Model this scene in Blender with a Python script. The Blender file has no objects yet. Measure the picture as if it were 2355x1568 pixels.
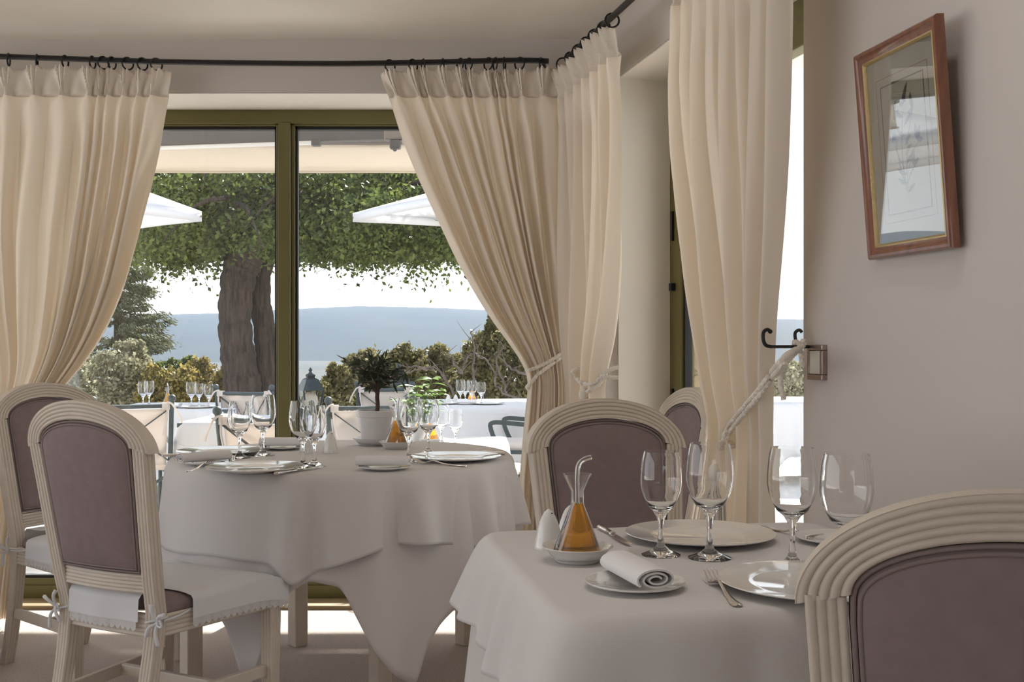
import bpy, math, random
import numpy as np
from mathutils import Vector, Matrix
random.seed(7); rng = np.random.default_rng(11)
SC = bpy.context.scene; COL = SC.collection
PI = math.pi
# ------------------------------------------------------------------ camera, sky, sun, exposure
F, CX, CY, CH = 2550.0, 1177.5, 784.0, 1.16          # focal length in pixels of the 2355 x 1568 frame, eye height
cam_d = bpy.data.cameras.new('camera'); cam_d.sensor_width = 36.0; cam_d.lens = 36.0 * F / 2355.0
cam_d.clip_start = 0.05; cam_d.clip_end = 6000
cam = bpy.data.objects.new('camera', cam_d); COL.objects.link(cam)
cam.location = (0, 0, CH); cam.rotation_euler = (PI / 2, 0, 0); SC.camera = cam
W = bpy.data.worlds.new('sky'); SC.world = W; W.use_nodes = True
nt = W.node_tree; nt.nodes.clear()
tc = nt.nodes.new('ShaderNodeTexCoord'); sp = nt.nodes.new('ShaderNodeSeparateXYZ')
rp = nt.nodes.new('ShaderNodeValToRGB'); bg = nt.nodes.new('ShaderNodeBackground'); wo = nt.nodes.new('ShaderNodeOutputWorld')
nt.links.new(tc.outputs['Generated'], sp.inputs[0]); nt.links.new(sp.outputs['Z'], rp.inputs[0])
rp.color_ramp.elements[0].position = 0.0; rp.color_ramp.elements[0].color = (0.98, 0.985, 1.0, 1)
rp.color_ramp.elements[1].position = 0.75; rp.color_ramp.elements[1].color = (0.62, 0.74, 0.96, 1)
e = rp.color_ramp.elements.new(0.25); e.color = (0.90, 0.95, 1.0, 1)
nt.links.new(rp.outputs[0], bg.inputs[0]); bg.inputs[1].default_value = 1.7
nt.links.new(bg.outputs[0], wo.inputs[0])
SUN_AZ, SUN_EL = math.radians(12), math.radians(36)  # azimuth to the right of straight ahead
sd = bpy.data.lights.new('sun', 'SUN'); sd.energy = 14.0; sd.angle = math.radians(0.6); sd.color = (1.0, 0.95, 0.87)
sun = bpy.data.objects.new('sun', sd); COL.objects.link(sun)
sdir = Vector((math.sin(SUN_AZ) * math.cos(SUN_EL), math.cos(SUN_AZ) * math.cos(SUN_EL), math.sin(SUN_EL)))
sun.rotation_euler = sdir.to_track_quat('Z', 'Y').to_euler(); sun.location = sdir * 30
SC.view_settings.view_transform = 'Standard'; SC.view_settings.look = 'None'
SC.view_settings.exposure = 0.12; SC.view_settings.gamma = 1.0; SC.view_settings.use_curve_mapping = False
cy = SC.cycles
cy.max_bounces = 10; cy.diffuse_bounces = 5; cy.glossy_bounces = 4; cy.transmission_bounces = 10
cy.transparent_max_bounces = 16; cy.volume_bounces = 1; cy.sample_clamp_indirect = 6.0
cy.use_adaptive_sampling = True; cy.adaptive_threshold = 0.02; cy.use_denoising = True

# ------------------------------------------------------------------ helpers
def P(px, py, Y):                      # the point seen at a pixel, at distance Y
    return Vector(((px - CX) / F * Y, Y, CH - (py - CY) / F * Y))
def G(px, py, Z):                      # the point seen at a pixel, on the level Z
    Y = (CH - Z) * F / (py - CY)
    return Vector(((px - CX) / F * Y, Y, Z))
def lerp(a, b, t): return a + (b - a) * t
def sstep(a, b, x):
    t = min(1, max(0, (x - a) / (b - a))); return t * t * (3 - 2 * t)
def interp(pts, x):                    # smooth-ish interpolation through (x, y) pairs sorted by x
    if x <= pts[0][0]: return pts[0][1]
    for (x0, y0), (x1, y1) in zip(pts, pts[1:]):
        if x <= x1: return lerp(y0, y1, (x - x0) / (x1 - x0))
    return pts[-1][1]
def spline(pts, n=8):                  # Catmull-Rom through 3-D points
    pts = [Vector(p) for p in pts]; out = []
    for i in range(len(pts) - 1):
        p0 = pts[max(i - 1, 0)]; p1 = pts[i]; p2 = pts[i + 1]; p3 = pts[min(i + 2, len(pts) - 1)]
        for k in range(n):
            t = k / n
            out.append(0.5 * ((2 * p1) + (p2 - p0) * t + (2 * p0 - 5 * p1 + 4 * p2 - p3) * t * t + (3 * p1 - p0 - 3 * p2 + p3) * t ** 3))
    out.append(pts[-1]); return out

class MB:
    def __init__(s): s.v = []; s.f = []
    def add(s, vs, fs):
        b = len(s.v); s.v += [tuple(p) for p in vs]; s.f += [tuple(i + b for i in f) for f in fs]; return s
    def box(s, c, d, rz=0.0, M=None):
        x, y, z = d[0] / 2, d[1] / 2, d[2] / 2
        vs = [Vector(q) for q in ((-x, -y, -z), (x, -y, -z), (x, y, -z), (-x, y, -z), (-x, -y, z), (x, -y, z), (x, y, z), (-x, y, z))]
        R = M if M is not None else Matrix.Rotation(rz, 3, 'Z')
        c = Vector(c)
        return s.add([c + R @ q for q in vs], [(3, 2, 1, 0), (4, 5, 6, 7), (0, 1, 5, 4), (1, 2, 6, 5), (2, 3, 7, 6), (3, 0, 4, 7)])
    def prism(s, poly, z0, z1):
        n = len(poly); area = sum(poly[i][0] * poly[(i + 1) % n][1] - poly[(i + 1) % n][0] * poly[i][1] for i in range(n))
        if area < 0: poly = poly[::-1]
        vs = [(x, y, z0) for x, y in poly] + [(x, y, z1) for x, y in poly]
        return s.add(vs, [tuple(range(n))[::-1], tuple(range(n, 2 * n))] + [(i, (i + 1) % n, n + (i + 1) % n, n + i) for i in range(n)])
    def loft(s, rings, cap=True, closed=False):
        n = len(rings[0]); m = len(rings); vs = [p for r in rings for p in r]; fs = []
        for i in range(m if closed else m - 1):
            a, b = i * n, ((i + 1) % m) * n
            for j in range(n):
                k = (j + 1) % n; fs.append((a + j, a + k, b + k, b + j))
        if cap and not closed: fs += [tuple(range(n))[::-1], tuple(range((m - 1) * n, m * n))]
        return s.add(vs, fs)
    def tube(s, pts, r, n=8, cap=True, closed=False, lobes=0, twist=0.0, lob=0.16):
        pts = [Vector(p) for p in pts]; m = len(pts); rings = []
        a = None; acc = 0.0
        for i, p in enumerate(pts):
            q0 = pts[i - 1] if (i > 0 or closed) else p; q1 = pts[(i + 1) % m] if (i < m - 1 or closed) else p
            t = (q1 - q0)
            t = t.normalized() if t.length > 1e-9 else Vector((0, 0, 1))
            if a is None:
                a = t.orthogonal().normalized()
            else:
                a = (a - t * a.dot(t)); a = a.normalized() if a.length > 1e-6 else t.orthogonal().normalized()
            b = t.cross(a); rr = r[i] if isinstance(r, (list, tuple)) else r
            if i: acc += (p - pts[i - 1]).length
            ring = []
            for j in range(n):
                th = 2 * PI * j / n; k = 1.0
                if lobes: k = 1 + lob * math.cos(lobes * th + twist * acc)
                ring.append(p + (a * math.cos(th) + b * math.sin(th)) * rr * k)
            rings.append(ring)
        return s.loft(rings, cap, closed)
    def lathe(s, prof, n=32, c=(0, 0, 0)):
        cx, cy_, cz = c; idx = []; vs = []
        for r, z in prof:
            if r < 1e-6: idx.append([len(vs)] * n); vs.append((cx, cy_, cz + z))
            else:
                idx.append(list(range(len(vs), len(vs) + n)))
                vs += [(cx + r * math.cos(2 * PI * j / n), cy_ + r * math.sin(2 * PI * j / n), cz + z) for j in range(n)]
        fs = []
        for A, B in zip(idx, idx[1:]):
            for j in range(n):
                k = (j + 1) % n; q = [A[j], A[k], B[k], B[j]]; u = []
                for w in q:
                    if w not in u: u.append(w)
                if len(u) > 2: fs.append(tuple(u))
        return s.add(vs, fs)
    def sphere(s, c, r, n=12, sz=1.0):
        return s.lathe([(r * math.sin(PI * i / 8), -r * sz * math.cos(PI * i / 8)) for i in range(9)], n, c)
    def sweep(s, path, sec, ref=(0, 0, 1), scl=None, cap=True):
        path = [Vector(p) for p in path]; ref = Vector(ref); rings = []
        for i, p in enumerate(path):
            t = (path[min(i + 1, len(path) - 1)] - path[max(i - 1, 0)]).normalized()
            a = ref.cross(t).normalized(); b = t.cross(a); k = scl[i] if scl else 1.0
            rings.append([p + a * x * k + b * y * k for x, y in sec])
        return s.loft(rings, cap)
    def grid(s, nu, nv, fn, wrap=False):
        vs = [fn(i / (nu if wrap else nu - 1), j / (nv - 1)) for j in range(nv) for i in range(nu)]; fs = []
        for j in range(nv - 1):
            for i in range(nu if wrap else nu - 1):
                k = (i + 1) % nu; fs.append((j * nu + i, j * nu + k, (j + 1) * nu + k, (j + 1) * nu + i))
        return s.add(vs, fs)
    def build(s, name, mat, parent=None, smooth=35, bevel=0, thick=0, sub=0):
        me = bpy.data.meshes.new(name); me.from_pydata(s.v, [], s.f); me.materials.append(mat)
        if smooth:
            me.polygons.foreach_set('use_smooth', [True] * len(me.polygons))
            if smooth < 179: me.set_sharp_from_angle(angle=math.radians(smooth))
        o = bpy.data.objects.new(name, me); COL.objects.link(o)
        if parent: o.parent = parent
        if thick:
            md = o.modifiers.new('thickness', 'SOLIDIFY'); md.thickness = thick; md.offset = 0
        if bevel:
            md = o.modifiers.new('bevel', 'BEVEL'); md.width = bevel; md.segments = 2; md.limit_method = 'ANGLE'
        if sub:
            md = o.modifiers.new('sub', 'SUBSURF'); md.levels = sub; md.render_levels = sub
        return o

def tag(o, label, cat=None, group=None, kind=None):
    o['label'] = label
    if cat: o['category'] = cat
    if group: o['group'] = group
    if kind: o['kind'] = kind
    return o
def thing(name, label, cat, loc=(0, 0, 0), rz=0.0, group=None, kind=None):
    o = bpy.data.objects.new(name, None); COL.objects.link(o); o.location = loc; o.rotation_euler = (0, 0, rz); o.empty_display_size = 0.05
    return tag(o, label, cat, group, kind)
KIDS = {}
def copy_tree(o, parent=None):
    c = o.copy(); COL.objects.link(c)
    if parent is not None: c.parent = parent
    for ch in [x for x in o.children]: copy_tree(ch, c)
    return c
def place(proto, used, label, loc, rz=0.0, group=None):   # first call moves the prototype itself, later calls copy it
    o = proto if not used else copy_tree(proto)
    used.append(o); o.location = loc; o.rotation_euler = (0, 0, rz); o['label'] = label
    if group: o['group'] = group
    return o

# ------------------------------------------------------------------ materials
def M(name, col, rough=0.6, metal=0.0, var=0.0, vs=6.0, bump=0.0, bs=80.0, spec=0.4, transl=0.0, island=0.0, col2=None, stretch=None, tcol=None, coat=0.0):
    m = bpy.data.materials.new(name); m.use_nodes = True; n = m.node_tree; b = n.nodes['Principled BSDF']
    b.inputs['Base Color'].default_value = (*col, 1); b.inputs['Roughness'].default_value = rough
    b.inputs['Metallic'].default_value = metal; b.inputs['Specular IOR Level'].default_value = spec
    if coat: b.inputs['Coat Weight'].default_value = coat; b.inputs['Coat Roughness'].default_value = 0.05
    t = n.nodes.new('ShaderNodeTexCoord'); src = t.outputs['Object']
    if stretch:
        mp = n.nodes.new('ShaderNodeMapping'); mp.inputs['Scale'].default_value = stretch
        n.links.new(src, mp.inputs[0]); src = mp.outputs[0]
    colout = None
    if var or island or col2:
        mx = n.nodes.new('ShaderNodeMix'); mx.data_type = 'RGBA'
        c2 = col2 if col2 else tuple(min(1, c * (1 + max(var, island))) for c in col)
        c1 = col if col2 else tuple(c * (1 - max(var, island)) for c in col)
        mx.inputs['A'].default_value = (*c1, 1); mx.inputs['B'].default_value = (*c2, 1)
        if island:
            g = n.nodes.new('ShaderNodeNewGeometry'); n.links.new(g.outputs['Random Per Island'], mx.inputs['Factor'])
        else:
            ns = n.nodes.new('ShaderNodeTexNoise'); ns.inputs['Scale'].default_value = vs; ns.inputs['Detail'].default_value = 5
            n.links.new(src, ns.inputs['Vector'])
            mr = n.nodes.new('ShaderNodeMapRange'); mr.inputs[1].default_value = 0.3; mr.inputs[2].default_value = 0.7
            n.links.new(ns.outputs[0], mr.inputs[0]); n.links.new(mr.outputs[0], mx.inputs['Factor'])
        colout = mx.outputs['Result']; n.links.new(colout, b.inputs['Base Color'])
    if bump:
        n2 = n.nodes.new('ShaderNodeTexNoise'); n2.inputs['Scale'].default_value = bs; n2.inputs['Detail'].default_value = 4
        n.links.new(src, n2.inputs['Vector'])
        bp = n.nodes.new('ShaderNodeBump'); bp.inputs['Strength'].default_value = bump; bp.inputs['Distance'].default_value = 0.01
        n.links.new(n2.outputs[0], bp.inputs['Height']); n.links.new(bp.outputs[0], b.inputs['Normal'])
    if transl:
        out = n.nodes['Material Output']; tr = n.nodes.new('ShaderNodeBsdfTranslucent'); ms = n.nodes.new('ShaderNodeMixShader')
        tr.inputs[0].default_value = (*(tcol or col), 1); ms.inputs[0].default_value = transl
        if colout and not tcol: n.links.new(colout, tr.inputs[0])
        n.links.new(b.outputs[0], ms.inputs[1]); n.links.new(tr.outputs[0], ms.inputs[2]); n.links.new(ms.outputs[0], out.inputs[0])
    return m
def pane_mat(name, tint=(1, 1, 1), refl=1.0):             # thin flat glass: clear, with mirror reflection by angle
    m = bpy.data.materials.new(name); m.use_nodes = True; n = m.node_tree; n.nodes.remove(n.nodes['Principled BSDF'])
    out = n.nodes['Material Output']; lw = n.nodes.new('ShaderNodeLayerWeight'); lw.inputs[0].default_value = 0.5
    pw = n.nodes.new('ShaderNodeMath'); pw.operation = 'POWER'; pw.inputs[1].default_value = 5.0; n.links.new(lw.outputs['Facing'], pw.inputs[0])
    fr = n.nodes.new('ShaderNodeMath'); fr.operation = 'MULTIPLY_ADD'; fr.inputs[1].default_value = 0.96; fr.inputs[2].default_value = 0.04; n.links.new(pw.outputs[0], fr.inputs[0])
    mu = n.nodes.new('ShaderNodeMath'); mu.operation = 'MULTIPLY'; mu.inputs[1].default_value = refl; mu.use_clamp = True
    tr = n.nodes.new('ShaderNodeBsdfTransparent'); tr.inputs[0].default_value = (*tint, 1)
    gl = n.nodes.new('ShaderNodeBsdfGlossy'); gl.inputs['Roughness'].default_value = 0.0
    mx = n.nodes.new('ShaderNodeMixShader')
    n.links.new(fr.outputs[0], mu.inputs[0]); n.links.new(mu.outputs[0], mx.inputs[0])
    n.links.new(tr.outputs[0], mx.inputs[1]); n.links.new(gl.outputs[0], mx.inputs[2]); n.links.new(mx.outputs[0], out.inputs[0])
    return m
def glass_mat(name, col=(1, 1, 1), ior=1.45, rough=0.0):
    m = bpy.data.materials.new(name); m.use_nodes = True; n = m.node_tree; b = n.nodes['Principled BSDF']
    b.inputs['Base Color'].default_value = (*col, 1); b.inputs['Transmission Weight'].default_value = 1.0
    b.inputs['IOR'].default_value = ior; b.inputs['Roughness'].default_value = rough
    return m
def lace_mat():
    m = M('lace', (0.82, 0.81, 0.82), 0.85, transl=0.3); n = m.node_tree; out = n.nodes['Material Output']
    cur = out.inputs[0].links[0].from_socket
    t = n.nodes.new('ShaderNodeTexCoord'); v = n.nodes.new('ShaderNodeTexVoronoi'); v.inputs['Scale'].default_value = 220; v.inputs['Randomness'].default_value = 0.25
    n.links.new(t.outputs['Object'], v.inputs['Vector'])
    lt = n.nodes.new('ShaderNodeMath'); lt.operation = 'LESS_THAN'; lt.inputs[1].default_value = 0.25
    n.links.new(v.outputs['Distance'], lt.inputs[0])
    tr = n.nodes.new('ShaderNodeBsdfTransparent'); mx = n.nodes.new('ShaderNodeMixShader')
    n.links.new(lt.outputs[0], mx.inputs[0]); n.links.new(cur, mx.inputs[1]); n.links.new(tr.outputs[0], mx.inputs[2]); n.links.new(mx.outputs[0], out.inputs[0])
    return m
m_wall = M('wall plaster', (0.60, 0.555, 0.52), 0.85, var=0.02, vs=1.5, bump=0.04, bs=30)
m_ceil = M('ceiling paint', (0.76, 0.715, 0.665), 0.8, var=0.02, vs=0.8)
m_floor = M('mottled carpet', (0.40, 0.33, 0.295), 0.95, vs=260, col2=(0.76, 0.67, 0.61), bump=0.6, bs=320)
m_green = M('olive green lacquer', (0.155, 0.140, 0.048), 0.45, var=0.05, vs=3)
m_black = M('black rubber', (0.012, 0.012, 0.014), 0.5)
m_iron = M('black wrought iron', (0.012, 0.011, 0.012), 0.42, bump=0.1, bs=120)
m_curt = M('cream curtain cotton', (0.84, 0.775, 0.69), 0.9, transl=0.25, tcol=(0.84, 0.70, 0.52), bump=0.06, bs=900, spec=0.1)
m_head = M('cream curtain heading, lined', (0.80, 0.73, 0.65), 0.9, transl=0.08, tcol=(0.83, 0.70, 0.52), bump=0.06, bs=900, spec=0.1)
m_cord = M('cream cord', (0.80, 0.74, 0.66), 0.85, bump=0.15, bs=500)
m_linen = M('white tablecloth linen', (0.80, 0.775, 0.765), 0.85, transl=0.16, bump=0.05, bs=900, spec=0.15)
m_linen2 = M('white under cloth linen', (0.77, 0.73, 0.715), 0.85, transl=0.12, bump=0.05, bs=900, spec=0.15)
m_nap = M('white napkin linen', (0.80, 0.79, 0.795), 0.9, bump=0.08, bs=700, spec=0.1)
m_wood = M('cream painted wood', (0.66, 0.585, 0.50), 0.5, var=0.05, vs=14, bump=0.05, bs=60)
m_pad = M('mauve grey linen upholstery', (0.27, 0.208, 0.212), 0.9, var=0.06, vs=40, bump=0.12, bs=700, spec=0.15)
m_pipe = M('mauve piping cord', (0.26, 0.205, 0.20), 0.85, bump=0.1, bs=500)
m_cover = M('white seat cover cotton', (0.78, 0.78, 0.80), 0.85, transl=0.1, bump=0.05, bs=700)
m_lace = lace_mat()
m_china = M('white glazed porcelain', (0.78, 0.765, 0.74), 0.08, spec=0.6, coat=0.5)
m_pot = M('white glazed earthenware', (0.74, 0.73, 0.74), 0.22, spec=0.5)
m_silver = M('polished silver cutlery', (0.78, 0.73, 0.70), 0.16, metal=1.0)
m_steel = M('brushed steel', (0.42, 0.35, 0.32), 0.3, metal=1.0)
m_glass = glass_mat('clear drinking glass'); m_oil = glass_mat('amber olive oil', (0.86, 0.36, 0.004), 1.28)
m_pane = pane_mat('window pane', (0.98, 0.99, 0.985), 1.4)
m_soil = M('dark soil', (0.05, 0.035, 0.025), 0.95, bump=0.6, bs=150)
m_mah = M('reddish brown wood', (0.20, 0.075, 0.04), 0.28, var=0.3, vs=9, spec=0.5, stretch=(6, 6, 1), coat=0.4)
m_gilt = M('gilt slip', (0.62, 0.49, 0.25), 0.35, metal=0.7, bump=0.2, bs=200)
m_paper = M('aged print paper', (0.40, 0.37, 0.33), 0.9, var=0.04, vs=9)
m_ink = M('grey printing ink', (0.10, 0.10, 0.105), 0.9, var=0.4, vs=60)
m_inkred = M('red printing ink', (0.30, 0.12, 0.10), 0.9)
m_ivory = M('ivory switch plastic', (0.66, 0.65, 0.58), 0.35)
m_dark_plug = M('dark foot felt', (0.02, 0.015, 0.015), 0.9)
m_verd = M('dark verdigris iron', (0.055, 0.075, 0.08), 0.45, var=0.25, vs=20)
m_sling = M('cream sling canvas', (0.78, 0.72, 0.68), 0.9, transl=0.3)
m_otab = M('white outdoor cloth', (0.82, 0.82, 0.84), 0.85, transl=0.2)
m_terr = M('pale limestone paving', (0.76, 0.72, 0.66), 0.9, var=0.12, vs=5, bump=0.3, bs=20)
m_stone = M('honey limestone', (0.56, 0.45, 0.30), 0.9, var=0.22, vs=9, bump=0.8, bs=30)
m_mort = M('lime mortar', (0.42, 0.36, 0.27), 0.95, bump=0.5, bs=60)
m_awn = M('cream awning canvas', (0.82, 0.76, 0.68), 0.9, transl=0.2)
m_awbar = M('grey aluminium', (0.13, 0.125, 0.125), 0.45, metal=0.2)
m_para = M('white parasol canvas', (0.82, 0.82, 0.84), 0.9, transl=0.35)
m_rib = M('brown hardwood', (0.22, 0.13, 0.085), 0.5)
m_bark = M('fissured bark', (0.016, 0.012, 0.011), 0.95, vs=5, col2=(0.085, 0.062, 0.050), bump=1.0, bs=5, stretch=(6, 6, 0.8))
m_bark.node_tree.nodes['Bump'].inputs['Distance'].default_value = 0.06
m_twig = M('pale grey branch bark', (0.13, 0.105, 0.095), 0.9, var=0.4, vs=14, bump=.5, bs=40)
m_loak = M('holm oak leaves', (0.035, 0.06, 0.015), 0.5, island=1, col2=(0.17, 0.21, 0.05), transl=0.35)
m_lgrey = M('silvery shrub leaves', (0.20, 0.20, 0.12), 0.6, island=1, col2=(0.52, 0.50, 0.36), transl=0.3)
m_lyel = M('yellowing shrub leaves', (0.11, 0.10, 0.03), 0.6, island=1, col2=(0.50, 0.40, 0.13), transl=0.35)
m_lolive = M('olive green shrub leaves', (0.09, 0.09, 0.03), 0.6, island=1, col2=(0.34, 0.30, 0.14), transl=0.35)
m_lcedar = M('cedar needles', (0.05, 0.065, 0.035), 0.7, island=1, col2=(0.22, 0.22, 0.12), transl=0.2)
m_lpot = M('dark olive leaf', (0.030, 0.040, 0.022), 0.35, island=1, col2=(0.075, 0.09, 0.055), transl=0.12)
m_lplant = M('bright green plant leaf', (0.09, 0.17, 0.035), 0.55, island=1, col2=(0.22, 0.33, 0.09), transl=0.4)
m_lant = M('dark green lantern metal', (0.03, 0.045, 0.05), 0.3, metal=0.2)
m_opal = M('opal lamp globe', (0.8, 0.74, 0.66), 0.4, transl=0.4)
m_hill = M('wooded hillside', (0.014, 0.021, 0.015), 1.0, vs=0.012, col2=(0.026, 0.033, 0.022))
m_val = M('valley fields', (0.018, 0.026, 0.016), 1.0, vs=0.02, col2=(0.075, 0.07, 0.055))

# ------------------------------------------------------------------ the room
YW, YF = 4.62, 4.94                                     # inner wall face, window frame
ZC, ZL, ZR = 2.417, 2.195, 2.288                        # ceiling, lintel, curtain rod
def wx(y): return 1.3966 - 0.2263 * y                   # the right wall's inner face
wd = Vector((0.2207, -0.9753, 0)); wn = Vector((0.9753, 0.2207, 0))   # along it towards the camera, and outwards
J0 = Vector((wx(4.348), 4.348, 0)); E0 = Vector((wx(2.907), 2.907, 0))
o = MB().box((-1.0, 1.05, -0.05), (7.0, 7.79, 0.1)).build('floor', m_floor, smooth=0); tag(o, 'mottled beige carpet floor under the dining tables', 'floor', kind='structure')
def ceil_fn(u, v):
    x = lerp(-4.5, 2.6, u); y = lerp(-2.9, 5.1, v)
    return (x, y, ZC + 0.012 * math.sin(2.1 * y + 0.8 * x) * math.sin(1.3 * x + 0.5) * sstep(4.6, 3.9, y))
mb = MB().grid(40, 60, ceil_fn); mb.box((-0.95, 1.1, ZC + 0.13), (7.1, 8.0, 0.2))
o = mb.build('ceiling', m_ceil); tag(o, 'pale cream ceiling with slight waves', 'ceiling', kind='structure')
m_lamp = bpy.data.materials.new('lamp lens'); m_lamp.use_nodes = True
m_lamp.node_tree.nodes['Principled BSDF'].inputs['Emission Color'].default_value = (1, .95, .88, 1); m_lamp.node_tree.nodes['Principled BSDF'].inputs['Emission Strength'].default_value = 6
for lx_, ly_ in ((-.15, 1.75), (.50, 1.85)):            # recessed downlights in the ceiling over the foreground table, above the frame
    dlt = MB().lathe([(.05, 0), (.06, -.006), (.062, .004), (.05, .004)], 24, (lx_, ly_, ZC - .012)).build('downlight', m_steel, o, 30)
    MB().lathe([(0, 0), (.05, 0)], 24, (lx_, ly_, ZC - .013)).build('lens', m_lamp, dlt, 0)
    ld = bpy.data.lights.new('downlight', 'AREA'); ld.shape = 'DISK'; ld.size = .10; ld.energy = 1.2; ld.color = (1, .95, .88); ld.spread = math.radians(130)
    lo_ = bpy.data.objects.new('downlight_lamp', ld); COL.objects.link(lo_); lo_.location = (lx_, ly_, ZC - .02)
mb = MB(); mb.box((-2.03, 4.86, (ZL + ZC + .02) / 2), (4.78, 0.48, ZC + .02 - ZL)); mb.box((-3.6, 4.86, ZL / 2), (1.5, 0.48, ZL))
o = mb.build('wall_back', m_wall, smooth=0, bevel=0.006); tag(o, 'taupe plaster wall above the wide window', 'wall', kind='structure')
q = J0 + wn * 0.218; r = J0 + wn * 0.46
poly = [(0.22, 4.62), (wx(4.62), 4.62), (J0.x, J0.y), (q.x, q.y), (r.x, r.y), (0.80, 5.1), (0.22, 5.1)]
o = MB().prism(poly, -0.15, ZC + .02).build('wall_corner', m_wall, smooth=0, bevel=0.008); tag(o, 'narrow plastered pier between the window and the garden door', 'wall', kind='structure')
a0 = Vector((wx(-2.8), -2.8, 0)); arc = []
for k in range(9):                                       # rounded end of the wall at the door opening
    th = PI / 2 * k / 8; c = E0 + wd * 0.07 + wn * 0.07
    arc.append(c - wn * 0.07 * math.sin(PI / 2 - th) - wd * 0.07 * math.sin(th))
pts = [a0] + [p for p in arc] + [E0 + wn * 0.45, a0 + wn * 0.45]
o = MB().prism([(p.x, p.y) for p in pts], -0.15, ZC + .02).build('wall_right', m_wall, smooth=30); tag(o, 'taupe plaster wall with the framed print', 'wall', kind='structure')
pts = [J0 - wd * 0.0, E0 + wd * .06, E0 + wd * .06 + wn * 0.45, J0 + wn * 0.45]
o = MB().prism([(p.x, p.y) for p in pts], ZL, ZC + .02).build('wall_lintel', m_wall, smooth=0, bevel=0.006); tag(o, 'plaster lintel over the garden door', 'wall', kind='structure')
mb = MB(); mb.box((-4.42, -2.8, 1.25), (.24, .5, 2.6)); mb.box((-4.42, 4.6, 1.25), (.24, 1.0, 2.6)); mb.box((-4.42, .8, 2.38), (.24, 6.8, .32)); mb.box((-4.42, .8, .1), (.24, 6.8, .5))  # unseen left wall; its long opening is added to let in fill light
o = mb.build('wall_left', m_wall, smooth=0); tag(o, 'plaster wall with a long opening added for light on the left side of the room', 'wall', kind='structure')
mb = MB(); mb.box((-2.05, -2.98, 1.25), (5.0, .2, 2.6)); mb.box((1.3, -2.98, .1), (1.7, .2, .5)); mb.box((1.3, -2.98, 2.12), (1.7, .2, .9))  # rear wall out of view; gap at the right added for foreground fill
o = mb.build('wall_rear', m_wall, smooth=0); tag(o, 'plaster wall with an open gap added for light behind the viewer', 'wall', kind='structure')
m_rev = M('daylit look reveal', (0.86, 0.825, 0.775), 0.8, var=0.015, vs=2)  # lining added so the reveals look lit: daylight put into its pale colour
mb = MB(); mb.prism([tuple((J0 + wd * a + wn * b)[:2]) for a, b in ((0, .004), (.006, .004), (.006, .217), (0, .217))], 0, ZL)
mb.prism([tuple((J0 + wd * a + wn * b)[:2]) for a, b in ((.0, .004), (1.47, .004), (1.47, .217), (.0, .217))], ZL - .006, ZL - .0005)
o = mb.build('trim_2', m_rev, smooth=0); tag(o, 'added lining of the garden door reveal, daylight in its pale colour', 'reveal', kind='structure')
o = MB().box((-1.3, 4.778, ZL - .003), (3.1, .312, .005)).build('trim_3', m_rev, smooth=0); tag(o, 'added lining under the window lintel, daylight in its pale colour', 'reveal', kind='structure')
# back window
w1 = thing('window_1', 'wide olive green framed window onto the terrace', 'window', kind='structure')
mb = MB(); X0, X1 = -2.86, 0.24
mb.box(((X0 + X1) / 2, YF + .035, ZL - .033), (X1 - X0, .07, .066)); mb.box(((X0 + X1) / 2, YF + .035, .035), (X1 - X0, .07, .07))
mb.box((X0 + .03, YF + .035, ZL / 2), (.06, .07, ZL)); mb.box((X1 - .03, YF + .035, ZL / 2), (.06, .07, ZL))
mb.build('window_frame', m_green, w1, 0, .004)
xm = P(660, 600, YF).x
MB().box((xm - .012, YF + .03, ZL / 2), (.055, .075, ZL - .12)).build('mullion', m_green, w1, 0, .004)
for lo, hi in ((X0 + .055, xm - .036), (xm + .016, X1 - .055)):
    z0, z1 = .065, ZL - .062; fw = .035
    mb = MB(); yy = YF + .04
    mb.box(((lo + hi) / 2, yy, z0 + fw / 2), (hi - lo, .05, fw)); mb.box(((lo + hi) / 2, yy, z1 - .006), (hi - lo, .05, .012))
    mb.box((lo + .008, yy, (z0 + z1) / 2), (.016, .05, z1 - z0)); mb.box((hi - .008, yy, (z0 + z1) / 2), (.016, .05, z1 - z0))
    sash = mb.build('sash', m_green, w1, 0, .003)
    mb = MB(); yy = YF + .045
    mb.box(((lo + hi) / 2, yy, z1 - .018), (hi - lo, .03, .014)); mb.box(((lo + hi) / 2, yy, z0 + fw + .006), (hi - lo, .03, .012))
    mb.box((lo + .02, yy, (z0 + z1) / 2), (.012, .03, z1 - z0)); mb.box((hi - .02, yy, (z0 + z1) / 2), (.009, .03, z1 - z0))
    mb.build('gasket', m_black, sash, 0)
    MB().box(((lo + hi) / 2, YF + .055, (z0 + z1) / 2), (hi - lo - .02, .006, z1 - z0 - .02)).build('pane', m_pane, w1, 0)
o = MB().box(((X0 + X1) / 2, YF - .075, .008), (X1 - X0, .15, .016)).build('trim_1', M('weathered oak', (0.30, 0.22, 0.12), 0.6, var=0.3, vs=4, stretch=(1, 12, 12)), smooth=0, bevel=.004)
tag(o, 'oak threshold strip below the wide window', 'threshold', kind='structure')
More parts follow.
